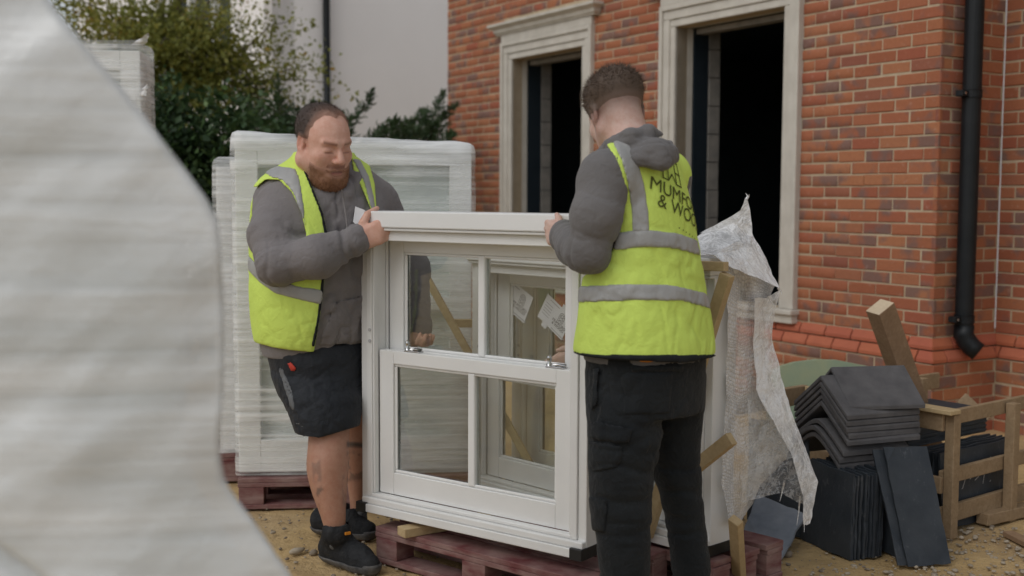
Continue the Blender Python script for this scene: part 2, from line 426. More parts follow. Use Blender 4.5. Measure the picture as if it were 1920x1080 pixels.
# ------------------------------------------------------------------ brick house
WC = Vector((2.491, 6.965, 0)); TH = 1.03015
D1 = Vector((-math.cos(TH), math.sin(TH), 0)); N1 = Vector((-math.sin(TH), -math.cos(TH), 0))     # front wall: along (leftwards), outwards
D2 = Vector((math.sin(TH), math.cos(TH), 0)); N2 = Vector((math.cos(TH), -math.sin(TH), 0))       # return wall: along (away), outwards
RET = 0.575; ZA = 2.0844; CO = .075; BL = .225
SLEN = 6.128
house = empty('brick_house', tuple(WC), label='red and blue-grey multicoloured brick house with tall empty window openings', cat='house')
W3C = WC + D2 * RET                     # inner corner; third wall runs to the right, parallel to the front
walls = {1: (WC, D1, N1), 2: (WC, D2, N2), 3: (W3C, -D1, N1)}
def wp(w, s, z, off=0.0):
    o, d, n = walls[w]; p = o + d * s + n * off; return Vector((p.x, p.y, z))
# openings in the front wall: (s of right edge, s of left edge, z bottom, z head)
OPEN = [(1.272, 2.432, .66, 2.69), (3.675, 4.835, .66, 2.675)]
ZTOP = 4.3
# wall core: mortar-faced panels round the openings, each 0.1 m thick
mb = MB()
def panel(w, s0, s1, z0, z1, o0=-.1, o1=0.0):
    a = [wp(w, s0, z0, o1), wp(w, s1, z0, o1), wp(w, s1, z1, o1), wp(w, s0, z1, o1), wp(w, s0, z0, o0), wp(w, s1, z0, o0), wp(w, s1, z1, o0), wp(w, s0, z1, o0)]
    mb.add(a, [(0, 1, 2, 3), (7, 6, 5, 4), (0, 4, 5, 1), (1, 5, 6, 2), (2, 6, 7, 3), (3, 7, 4, 0)])
PZ = ZA - 20 * CO            # top of the plinth
edges = [0.0] + [e for o in OPEN for e in (o[0], o[1])] + [SLEN]
for i in range(0, len(edges), 2): panel(1, edges[i], edges[i + 1], -.1, ZTOP)
for (s0, s1, z0, z1) in OPEN: panel(1, s0, s1, -.1, z0); panel(1, s0, s1, z1, ZTOP)
panel(2, .1, RET + .1, -.1, ZTOP); panel(3, -.0, 3.0, -.1, ZTOP)
# plinth core
pl = MB(); mb_main = mb
mb = pl
panel(1, -.05, SLEN, -.1, PZ - 2 * CO, .001, .052); panel(2, -.05, RET - .052, -.1, PZ - 2 * CO, .001, .052); panel(3, .002, 3.0, -.1, PZ - 2 * CO, .001, .052)
wall_o = mb_main.build('wall', MAT['mortar'], house, world=True)
pl.build('plinth', MAT['mortar'], house, world=True)
# far side wall and the roof-less back so that the house is a closed volume
bk = MB(); mb = bk
walls[4] = (WC + D1 * SLEN, D2, D1)
panel(4, 0.1, 5.0, -.1, ZTOP)
bk.build('side_wall', MAT['render'], house, world=True)

# --- bricks
bricks = []   # (dist, list of 12 verts, seed, seed2, material)
def brick_geo(w, s0, s1, z0, z1, off, wrap=0.0):
    j = lambda a: rng.uniform(-a, a)
    c = .0045; p = .0060 + j(.003)
    s0 += j(.003); s1 += j(.003); z0 += j(.002); z1 += j(.002); tl = j(.002)
    v = [wp(w, s0, z0, off - .02), wp(w, s1, z0, off - .02), wp(w, s1, z1, off - .02), wp(w, s0, z1, off - .02)]
    v += [wp(w, s0, z0, off + p - c), wp(w, s1, z0, off + p - c + tl), wp(w, s1, z1, off + p - c + tl), wp(w, s0, z1, off + p - c)]
    for q in range(4, 8): v[q] = Vector(v[q]) + Vector((0, 0, j(.0022)))
    e = c
    v += [wp(w, s0 + e, z0 + e, off + p), wp(w, s1 - e, z0 + e, off + p + tl), wp(w, s1 - e, z1 - e, off + p + tl), wp(w, s0 + e, z1 - e, off + p)]
    return v
BF = [(0, 1, 5, 4), (1, 2, 6, 5), (2, 3, 7, 6), (3, 0, 4, 7), (4, 5, 9, 8), (5, 6, 10, 9), (6, 7, 11, 10), (7, 4, 8, 11), (8, 9, 10, 11)]
BF2 = [tuple(reversed(f)) for f in BF]
def add_brick(w, s0, s1, z0, z1, off=0.0, m='brick', seed=None):
    v = brick_geo(w, s0, s1, z0, z1, off)
    d = sum((Vector(q) - Vector((0, 0, CAMH))).length for q in v[8:]) / 4
    bricks.append((d, v, rng.random() if seed is None else seed, rng.random(), m, w))
J2 = .005
OUT = [(1.112, 2.60, .56, 3.02), (3.515, 5.00, .56, 3.02)]   # cut by the stone surrounds
def course(w, z0, k, s_start, s_end, off, holes=True, first=None):
    """stretcher bond: odd courses start with a header"""
    z1 = z0 + CO - 2 * J2
    s = s_start; first = first if first is not None else (.1025 if k % 2 else .215)
    ln = first; seed = rng.random()
    while s < s_end - .03:
        e = min(s + ln, s_end - .002)
        segs = [(s, e)]
        if holes:
            for (h0, h1, hz0, hz1) in OUT:
                if z0 + .02 < hz1 and z1 - .02 > hz0:
                    new = []
                    for (a, b) in segs:
                        if b <= h0 or a >= h1: new.append((a, b))
                        else:
                            if a < h0 - .02: new.append((a, h0 - .003))
                            if b > h1 + .02: new.append((h1 + .003, b))
                    segs = new
        for (a, b) in segs:
            if b - a > .02: add_brick(w, a, b, z0 + J2, z0 + J2 + CO - 2 * J2, off)
        s += ln + .01; ln = .215
for k in range(-22, 20):
    z0 = ZA - CO * (k + 1)
    if z0 > 3.75: continue
    course(1, z0, k, -.0055, SLEN, 0.0)
    course(2, z0, k, -.0055, RET - .006, 0.0, False, .215 if k % 2 else .1025)
    course(3, z0, k, .002 if k % 2 else .002, .75, 0.0, False, .215 if k % 2 else .1025)
for k in range(22, 28):
    z0 = ZA - CO * (k + 1)
    course(1, z0, k, -.0575, SLEN, .052, False)
    course(2, z0, k, -.0575, RET - .058, .052, False, .215 if k % 2 else .1025)
    course(3, z0, k, .054, .75, .052, False, .215 if k % 2 else .1025)
def make_brick_obj(entry, name='brick'):
    d, v, a, b, m, w = entry
    me = bpy.data.meshes.new(name); me.from_pydata([tuple(q) for q in v], [], BF if w == 2 or w == 3 else BF2); me.update()
    set_attr(me, 'seed', np.full(12, a)); set_attr(me, 'seed2', np.full(12, b))
    return link(name, me, MAT[m], wall_o, world=True)
def in_view(v):
    q = np.array([tuple(x) for x in v[8:]]); x, y = toimg(q)
    return x.max() > -30 and x.min() < 1950 and y.max() > -30 and y.min() < 1110
vis = [e for e in bricks if in_view(e[1])]; vis.sort(key=lambda e: e[0])
ids = set(id(e) for e in vis[:290])
for e in vis[:290]: make_brick_obj(e)
rest = [e for e in bricks if id(e) not in ids]
VV = np.array([[tuple(q) for q in e[1]] for e in rest]).reshape(-1, 3); FF = []
for i, e in enumerate(rest):
    FF += [[q + i * 12 for q in f] for f in (BF if e[5] in (2, 3) else BF2)]
me = np_mesh('far_bricks', VV, FF)
set_attr(me, 'seed', np.repeat([e[2] for e in rest], 12)); set_attr(me, 'seed2', np.repeat([e[3] for e in rest], 12))
tag(link('far_bricks', me, MAT['brick'], house, world=True), kind='stuff')
# --- plinth bricks with a sloped (squint) upper face: two courses
def plinth_course(zt, o_in, o_out, ph):
    for w, s_a, s_b in ((1, 0.0, 3.2), (2, 0.0, RET), (3, 0.0, .75)):
        s = s_a - ph; 
        while s < s_b:
            a, b = max(s, s_a), min(s + .215, s_b); s += .225
            if b - a < .03: continue
            zc = zt - .048; zb = zt - CO + .006
            def pt(sv, z, o, e):       # mitre at the outer and inner corners
                if w == 1 and sv <= s_a + 1e-6: sv = -o
                if w == 2 and sv <= s_a + 1e-6: sv = -o
                if w == 2 and sv >= s_b - 1e-6: sv = s_b - o
                if w == 3 and sv <= s_a + 1e-6: sv = o
                return wp(w, sv, z, o)
            prof = [(zb, o_in - .02), (zb, o_out), (zc, o_out), (zt - .002, o_in + .004), (zt - .002, o_in - .02)]
            vs = [pt(a, z, o, 0) for z, o in prof] + [pt(b, z, o, 1) for z, o in prof]
            fs = [(0, 1, 2, 3, 4), (9, 8, 7, 6, 5)] + [(i, 5 + i, 5 + (i + 1) % 5, (i + 1) % 5) for i in range(5)]
            if w == 1: fs = [tuple(reversed(f)) for f in fs]
            me = bpy.data.meshes.new('plinth_brick'); me.from_pydata([tuple(q) for q in vs], [], fs); me.update()
            set_attr(me, 'seed', np.full(10, rng.random()))
            link('plinth_brick', me, MAT['brick_red'], house, world=True, bevel=.0025)
plinth_course(PZ, 0.0, .030, .06); plinth_course(PZ - CO, .030, .060, .15)
mb = MB(); panel(1, 3.2, SLEN, PZ - 2 * CO, PZ, .001, .028); mb.build('plinth_capping', MAT['brick_red'], house, world=True)

# --- stone window surrounds with reveals, cornice and sill
def surround(s0, s1, zb, zh, sills=True):
    """moulded architrave round an opening s0..s1, zb..zh on the front wall"""
    AW = .165
    def bar(name, sa, sb, za, zb_, o0, o1, bev=.006):
        global mb
        mb = MB(); panel(1, sa, sb, za, zb_, o0, o1)
        me = mb.mesh(name)
        return link(name, me, MAT['stone'], house, world=True, bevel=bev, bseg=2)
    # jambs in three stepped fasciae, and reveal
    for side in (0, 1):
        f = (lambda x: s0 - x) if side == 0 else (lambda x: s1 + x)
        def seg(x0, x1): a, b = f(x0), f(x1); return (min(a, b), max(a, b))
        arch = bar('architrave_jamb', *seg(0, .055), zb, zh, -.16, .022)
        bar('architrave_fascia', *seg(.056, .125), zb, zh + .056, -.02, .034)
        bar('architrave_edge', *seg(.126, AW), zb, zh + AW + .0, -.02, .050)
    bar('architrave_head', s0 - .055, s1 + .055, zh + .001, zh + .055, -.16, .0225)
    bar('architrave_fascia', s0 - .125, s1 + .125, zh + .0565, zh + .125, -.02, .0345)
    bar('architrave_edge', s0 - .1255, s1 + .1255, zh + .126, zh + AW, -.02, .0505)
    bar('frieze', s0 - AW + .004, s1 + AW - .004, zh + AW + .001, zh + .235, -.02, .040)
    # cornice: profile swept with returns
    prof = [(.042, .236), (.052, .236), (.058, .250), (.070, .256), (.076, .285), (.108, .308), (.118, .312), (.118, .335), (.045, .352), (.0, .352)]
    L = MB(); vs = []; n = len(prof)
    sa, sb = s0 - AW - .01, s1 + AW + .01
    rows = []
    for (o, z) in prof: rows.append([wp(1, sa - o, zh + z, -.01), wp(1, sa - o, zh + z, o), wp(1, sb + o, zh + z, o), wp(1, sb + o, zh + z, -.01)])
    vs = [q for r in rows for q in r]; fs = []
    for i in range(n - 1):
        for k in range(3): fs.append((i * 4 + k, (i + 1) * 4 + k, (i + 1) * 4 + k + 1, i * 4 + k + 1))
    fs.append((3, 2, 1, 0)); L.add(vs, fs); L.build('cornice', MAT['stone'], house, world=True)
    # sill
    bar('sill', s0 - AW - .02, s1 + AW + .02, zb - .035, zb - .001, -.14, .085)
    bar('sill_apron', s0 - AW - .005, s1 + AW + .005, zb - .095, zb - .036, -.02, .062)
for (s0, s1, z0, z1) in OPEN: surround(s0, s1, z0, z1)
# cavity closers, inner leaf and dark rooms behind the openings
for (s0, s1, z0, z1) in OPEN:
    mb = MB(); panel(1, s1 - .012, s1 + .04, z0, z1, -.30, -.162); mb.build('cavity_membrane', MAT['navy_membrane'], house, world=True)
    for q in range(11):       # inner leaf shown as stacked blocks on the left jamb
        za = z0 - .05 + q * .215
        mb = MB(); panel(1, s1 - .02 + rng.uniform(-.003, .003), s1 + .42, za, min(za + .208, z1 + .1), -.41, -.305); mb.build('inner_block', MAT['blockwork'], house, world=True)
    mb = MB(); panel(1, s0 + .005, s1 - .02, z1 - .045, z1 - .006, -.26, -.17); mb.build('lintel_edge', MAT['blockwork'], house, world=True)
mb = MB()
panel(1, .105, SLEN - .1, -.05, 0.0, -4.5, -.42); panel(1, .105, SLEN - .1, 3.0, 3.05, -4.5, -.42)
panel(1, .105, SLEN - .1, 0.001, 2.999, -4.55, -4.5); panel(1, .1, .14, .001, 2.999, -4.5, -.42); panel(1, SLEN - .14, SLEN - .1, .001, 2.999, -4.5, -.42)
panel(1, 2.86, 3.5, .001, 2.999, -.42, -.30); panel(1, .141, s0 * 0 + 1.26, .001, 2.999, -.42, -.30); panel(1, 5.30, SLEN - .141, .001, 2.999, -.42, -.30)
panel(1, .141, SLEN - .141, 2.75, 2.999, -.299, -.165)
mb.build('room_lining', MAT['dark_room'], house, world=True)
# roof slab keeps the rooms dark
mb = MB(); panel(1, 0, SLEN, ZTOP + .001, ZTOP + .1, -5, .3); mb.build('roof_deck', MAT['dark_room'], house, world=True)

# --- downpipe on the return wall
def pipe_xy(u, off): p = WC + D2 * u + N2 * off; return p
pc = pipe_xy(.175, .085)
dp = MB(); dp.tube([(pc.x, pc.y, 4.2), (pc.x, pc.y, .62)], .054, 20).build('downpipe', MAT['black_plastic'], house, world=True, smooth=False)
dpo = bpy.data.objects['downpipe']
for z in (2.02, .70):
    c = MB(); c.tube([(pc.x, pc.y, z - .022), (pc.x, pc.y, z + .022)], .059, 20)
    a = pc - D2 * .09; q = N2 * .0
    c.beam(tuple(Vector((pc.x, pc.y, z)) - D2 * .06), tuple(Vector((pc.x, pc.y, z)) - D2 * .115), .05, .035)
    c.build('pipe_bracket', MAT['black_plastic'], dpo, world=True, bevel=.003)
    b = Vector((pc.x, pc.y, z)) - D2 * .095 + N2 * .027
    MB().tube([b, b + N2 * .006], .007, 8).build('screw', MAT['chrome'], dpo, world=True)
sh = MB(); dr = (D2 * .35 + N2 * .75 + Vector((.35, 0, 0))).normalized()
pts = [Vector((pc.x, pc.y, .66)), Vector((pc.x, pc.y, .60)), Vector((pc.x, pc.y, .565)) + dr * .02, Vector((pc.x, pc.y, .53)) + dr * .05, Vector((pc.x, pc.y, .505)) + dr * .085]
sh.tube(pts, [.059, .059, .058, .057, .057], 20, cap=False); sh.build('pipe_shoe', MAT['black_plastic'], dpo, world=True, smooth=True)
so = bpy.data.objects['pipe_shoe'].modifiers.new('thick', 'SOLIDIFY'); so.thickness = .004
# white movement-joint bead in the inner corner
mb = MB(); ic = wp(2, RET - .012, 0, .008)
MB().tube([(ic.x, ic.y, PZ + .03), (ic.x, ic.y, 1.0), (ic.x, ic.y, 3.2)], .0045, 6).build('corner_bead', MAT['label_paper'], house, world=True)
# small stone sill end of the next window on the third wall
mb = MB(); panel(3, .42, 1.6, .622, .672, -.01, .07); mb.build('sill', MAT['stone'], house, world=True, bevel=.004)
mb = MB(); panel(3, .45, 1.57, .555, .621, -.01, .045); mb.build('sill_apron', MAT['stone'], house, world=True, bevel=.004)

# ------------------------------------------------------------------ neighbouring white rendered house
HC = Vector((*at(513, 300, 15.0)[:2], 0))
walls[5] = (HC, D1, N1); walls[6] = (HC, D2, N2)
def on_wall(w, px, py, off=0.0):
    o, d, n = walls[w]; c = o + n * off; r = ray(px, py); t = (c.x * n.x + c.y * n.y) / (r[0] * n.x + r[1] * n.y); p = r * t
    return float((p[0] - c.x) * d.x + (p[1] - c.y) * d.y), float(p[2] + CAMH)
nh = empty('rendered_house', tuple(HC), label='pale rendered house with black downpipe beyond the shrubs', cat='house')
wa, wz = on_wall(5, 434, 92); wb, _ = on_wall(5, 300, 130)
wz = on_wall(5, 434, 92)[1]; wt = wz + 2.1
mb = MB()
panel(6, 0, 9, -.1, 7, -.3, 0)
panel(5, .301, wa, -.1, 7, -.3, 0); panel(5, wa, wb, -.1, wz, -.3, 0); panel(5, wa, wb, wt, 7, -.3, 0); panel(5, wb, 12, -.1, 7, -.3, 0)
panel(5, 0, .3, -.1, 7, -.3, 0.0)
mb.build('wall', MAT['render'], nh, world=True)
mb = MB(); panel(5, wa - .12, wb + .12, wz - .14, wz - .001, -.05, .14); mb.build('window_sill', MAT['white_paint'], nh, world=True, bevel=.015)
mb = MB(); panel(5, .15, wa + .9, wz - .62, wz - .50, .001, .05); mb.build('string_course', MAT['render'], nh, world=True)
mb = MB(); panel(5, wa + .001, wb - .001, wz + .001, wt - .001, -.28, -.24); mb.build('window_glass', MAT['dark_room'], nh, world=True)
nmul = 3
for q in range(nmul + 1):
    sx = wa + .04 + (wb - wa - .08) * q / nmul
    mb = MB(); panel(5, sx - .045, sx + .045, wz + .002, wt - .002, -.235, -.12); mb.build('mullion', MAT['white_paint'], nh, world=True, bevel=.006)
for z in (wz + .04, wz + 1.15, wt - .05):
    mb = MB(); panel(5, wa + .002, wb - .002, z - .035, z + .035, -.23, -.13); mb.build('glazing_rail', MAT['white_paint'], nh, world=True, bevel=.006)
u6, z6 = on_wall(6, 613, 150, .08)
p = wp(6, u6, 0, .08)
MB().tube([(p.x, p.y, 6.8), (p.x, p.y, .3)], .048, 14).build('downpipe', MAT['black_plastic'], nh, world=True, smooth=True)
mb = MB(); panel(5, -.3, 12.2, 7.001, 7.2, -9, .4); mb.build('eaves', MAT['white_paint'], nh, world=True)

# ------------------------------------------------------------------ vegetation
def leaf_mesh(name, C, size, seeds, aspect=.55, up_bias=.3, dirs=None):
    """each leaf: a folded four-sided blade (2 quads) at C"""
    n = len(C); V = np.zeros((n, 6, 3)); rg = np.random.default_rng(len(C))
    d = rg.normal(size=(n, 3)) if dirs is None else dirs + rg.normal(size=(n, 3)) * .35
    d[:, 2] -= .15; d /= np.linalg.norm(d, axis=1, keepdims=True)
    nn = rg.normal(size=(n, 3)); nn[:, 2] += up_bias * 3; nn -= d * (nn * d).sum(1, keepdims=True); nn /= np.linalg.norm(nn, axis=1, keepdims=True)
    s = np.cross(d, nn); L = (size * rg.uniform(.6, 1.3, n))[:, None]; Wd = L * aspect * .5
    V[:, 0] = C; V[:, 1] = C + d * L * .5 + s * Wd + nn * L * .08; V[:, 2] = C + d * L; V[:, 3] = C + d * L * .5 - s * Wd + nn * L * .08; V[:, 4] = C + d * L * .5; V[:, 5] = C + d * L * .98
    b = np.arange(n)[:, None] * 6
    F = np.concatenate([b + np.array([[0, 1, 5, 4]]), b + np.array([[0, 4, 5, 3]])], 0)
    me = np_mesh(name, V.reshape(-1, 3), F); set_attr(me, 'seed', np.repeat(seeds, 6)); return me
def branch_pts(a, b, sag, n=7):
    a, b = np.array(a), np.array(b); t = np.linspace(0, 1, n)[:, None]
    return a + (b - a) * t + np.array([0, 0, 1]) * (np.sin(t * math.pi) * sag) + (rgv.normal(size=(n, 3)) * .02 * t)
rgv = np.random.default_rng(5)
def shrub(name, label, cat, boxes, nleaf, size, matname, stems, group=None, base=None, up=.3, clump=.16, aspect=.55, dirs=None):
    """boxes: ellipsoids (centre, radii) whose shells carry leaf clumps"""
    root = empty(name, tuple(base), label=label, cat=cat, group=group)
    C = []
    tot = sum(r[0] * r[2] for _, r in boxes)
    for c, r in boxes:
        k = int(nleaf * r[0] * r[2] / tot); ncl = max(8, k // 45)
        u = rgv.normal(size=(ncl, 3)); u /= np.linalg.norm(u, axis=1, keepdims=True)
        cc = np.array(c) + u * np.array(r) * rgv.uniform(.45, 1.0, (ncl, 1)) ** .6
        idx = rgv.integers(0, ncl, k)
        C.append(cc[idx] + rgv.normal(size=(k, 3)) * clump * .5)
    C = np.concatenate(C); C = C[C[:, 2] > .05]
    cl = fbm(C * 2.5, 2) * .3 + .5
    link('foliage', leaf_mesh('foliage', C, np.full(len(C), size), np.clip(cl + rgv.normal(size=len(C)) * .2, 0, 1), aspect, up, dirs), MAT[matname], root, world=True)
    m = MB()
    for a, b, r0 in stems: m.tube([tuple(q) for q in branch_pts(a, b, .05)], [r0 * (1 - .12 * i) for i in range(7)], 6)
    m.build('stems', MAT['bark'], root, world=True, smooth=True)
    return root
def pc3(px, py, Y): return tuple(at(px, py, Y))
# dark evergreen hedge behind the wrapped crates
bx = [(pc3(330, 250, 9.0), (.42, .45, .42)), (pc3(300, 330, 9.0), (.5, .5, .6)), (pc3(400, 300, 9.2), (.45, .45, .5)), (pc3(350, 420, 9.0), (.7, .5, .8)), (pc3(460, 290, 9.3), (.35, .4, .45)), (pc3(420, 480, 9.2), (.8, .5, .9)),(pc3(190, 330, 9.0), (.6, .5, .9)), (pc3(420, 215, 9.4), (.22, .25, .22))]
b = at(350, 560, 9.0); b[2] = 0
shrub('laurel_hedge', 'dense dark green evergreen hedge behind the wrapped window stacks', 'hedge', bx, 15000, .075, 'leaf_dark', [(b, pc3(330, 300, 9.0), .03), (b + [.4, .1, 0], pc3(420, 290, 9.2), .03), (b - [.5, 0, 0], pc3(290, 330, 9), .03)], base=b, clump=.17)
# low green shrub under the downpipe of the white house
bx = [(pc3(520, 235, 11.2), (.32, .3, .26)), (pc3(470, 215, 11.4), (.25, .25, .35)), (pc3(570, 255, 11.2), (.35, .3, .25)), (pc3(530, 330, 11.2), (.7, .4, .6))]
b = at(530, 520, 11.2); b[2] = 0
shrub('garden_shrub', 'bushy mid-green shrub against the pale rendered wall left of the downpipe', 'shrub', bx, 6500, .065, 'leaf_conifer', [(b, pc3(520, 250, 11.2), .025), (b, pc3(480, 230, 11.3), .02)], base=b, aspect=.35, up=.1)
# feathery conifer sprays in front of the white wall
def sprays(name, label, base, tips, Y, nper, size):
    root = empty(name, tuple(base), label=label, cat='shrub'); m = MB(); C = []; Dr = []
    for (px0, py0, px1, py1) in tips:
        a = at(px0, py0, Y + rgv.uniform(-.25, .25)); b = at(px1, py1, Y + rgv.uniform(-.25, .25))
        pts = branch_pts(a, b, rgv.uniform(.02, .08)); m.tube([tuple(q) for q in pts], [.010, .009, .008, .006, .005, .004, .002], 5)
        t = rgv.uniform(0, 1, nper) ** .8 * 5.99; i = t.astype(int); f = (t - i)[:, None]
        q = pts[i] * (1 - f) + pts[np.minimum(i + 1, 6)] * f
        dd = (b - a) / np.linalg.norm(b - a)
        sp = rgv.normal(size=(nper, 3)); wv = (1.05 - t / 6)[:, None] * .11
        C.append(q + sp * wv * .6); Dr.append(np.tile(dd, (nper, 1)) * 1.2 + sp * .5)
    C = np.concatenate(C); Dr = np.concatenate(Dr)
    link('foliage', leaf_mesh('foliage', C, np.full(len(C), size), np.clip(.45 + fbm(C * 3, 2) * .4 + rgv.normal(size=len(C)) * .15, 0, 1), .28, .1, Dr), MAT['leaf_conifer'], root, world=True)
    m.build('branches', MAT['bark'], root, world=True, smooth=True)
tp = [(520, 330, 455, 190), (520, 330, 520, 160), (540, 330, 590, 190), (560, 340, 640, 215), (600, 340, 700, 172), (620, 340, 660, 225), (640, 330, 740, 225), (660, 340, 775, 222), (680, 340, 720, 240), (560, 340, 610, 235), (700, 340, 800, 235), (720, 340, 760, 235)]
b = at(620, 540, 10.6); b[2] = 0
sprays('conifer_shrub', 'feathery conifer shrub with sprays leaning over the wrapped stack before the pale wall', b, tp + [(620, 520, 600, 330), (650, 520, 680, 330)], 10.6, 330, .062)
tp = [(780, 330, 790, 205), (790, 330, 825, 175), (800, 330, 845, 200), (780, 340, 815, 235), (760, 340, 770, 240), (800, 340, 850, 250), (770, 330, 735, 235), (790, 340, 800, 225)]
b = at(800, 540, 11.3); b[2] = 0
sprays('conifer_shrub', 'conifer shrub growing at the far corner of the brick house', b, tp + [(800, 520, 790, 330), (810, 520, 800, 330)], 11.3, 380, .062)
# small autumn-tinted tree in front of the neighbour's window
tb = at(322, 600, 11.6); tb[2] = 0
tree = empty('garden_tree', tuple(tb), label='small thin tree with yellow-green autumn leaves before the neighbouring window', cat='tree')
m = MB(); fork = at(322, 160, 11.6)
m.tube([tuple(tb), tuple(at(318, 420, 11.6)), tuple(fork), tuple(at(330, 40, 11.6)), tuple(at(338, -120, 11.7))], [.085, .075, .065, .05, .03], 9)
limb_ends = []
for (px, py, dy) in [(120, 20, -.3), (180, -30, .2), (200, 60, -.4), (245, 10, .3), (270, 120, -.2), (300, 200, .2), (380, 30, -.3), (430, 90, -.2), (470, 130, .1), (545, 40, -.2), (500, 175, -.3), (410, 170, .3), (360, 120, -.5), (290, -60, 0), (420, -50, .2), (90, 10, .2), (455, 20, .1), (330, 230, -.4), (390, 240, -.4), (250, 200, .1), (580, 125, -.2), (612, 150, -.1), (480, 235, -.2), (150, 60, .1), (215, 130, -.1), (345, 60, -.5), (400, 60, -.4), (310, 90, -.6), (440, 170, -.3), (365, 200, -.5), (240, 80, -.3), (110, -20, -.1), (270, 30, -.4)]:
    e = at(px, py, 11.4 + dy); s0 = at(rgv.uniform(310, 335), rgv.uniform(60, 330), 11.6)
    pts = branch_pts(s0, e, rgv.uniform(.0, .2)); m.tube([tuple(q) for q in pts], [.022, .019, .016, .012, .009, .006, .003], 5); limb_ends.append(pts)
m.build('trunk', MAT['bark'], tree, world=True, smooth=True)
C = []
for pts in limb_ends:
    k = 560; t = rgv.uniform(1.5, 5.99, k); i = t.astype(int); f = (t - i)[:, None]; q = pts[i] * (1 - f) + pts[np.minimum(i + 1, 6)] * f
    tw = rgv.normal(size=(14, 3)) * .14; C.append(q + tw[rgv.integers(0, 14, k)] * 1.0 + rgv.normal(size=(k, 3)) * .05)
C = np.concatenate(C)
link('crown', leaf_mesh('crown', C, np.full(len(C), .052), np.clip(.45 + fbm(C * 1.8, 2) * .5 + rgv.normal(size=len(C)) * .2, 0, 1), .6, .2), MAT['leaf_yellow'], tree, world=True)
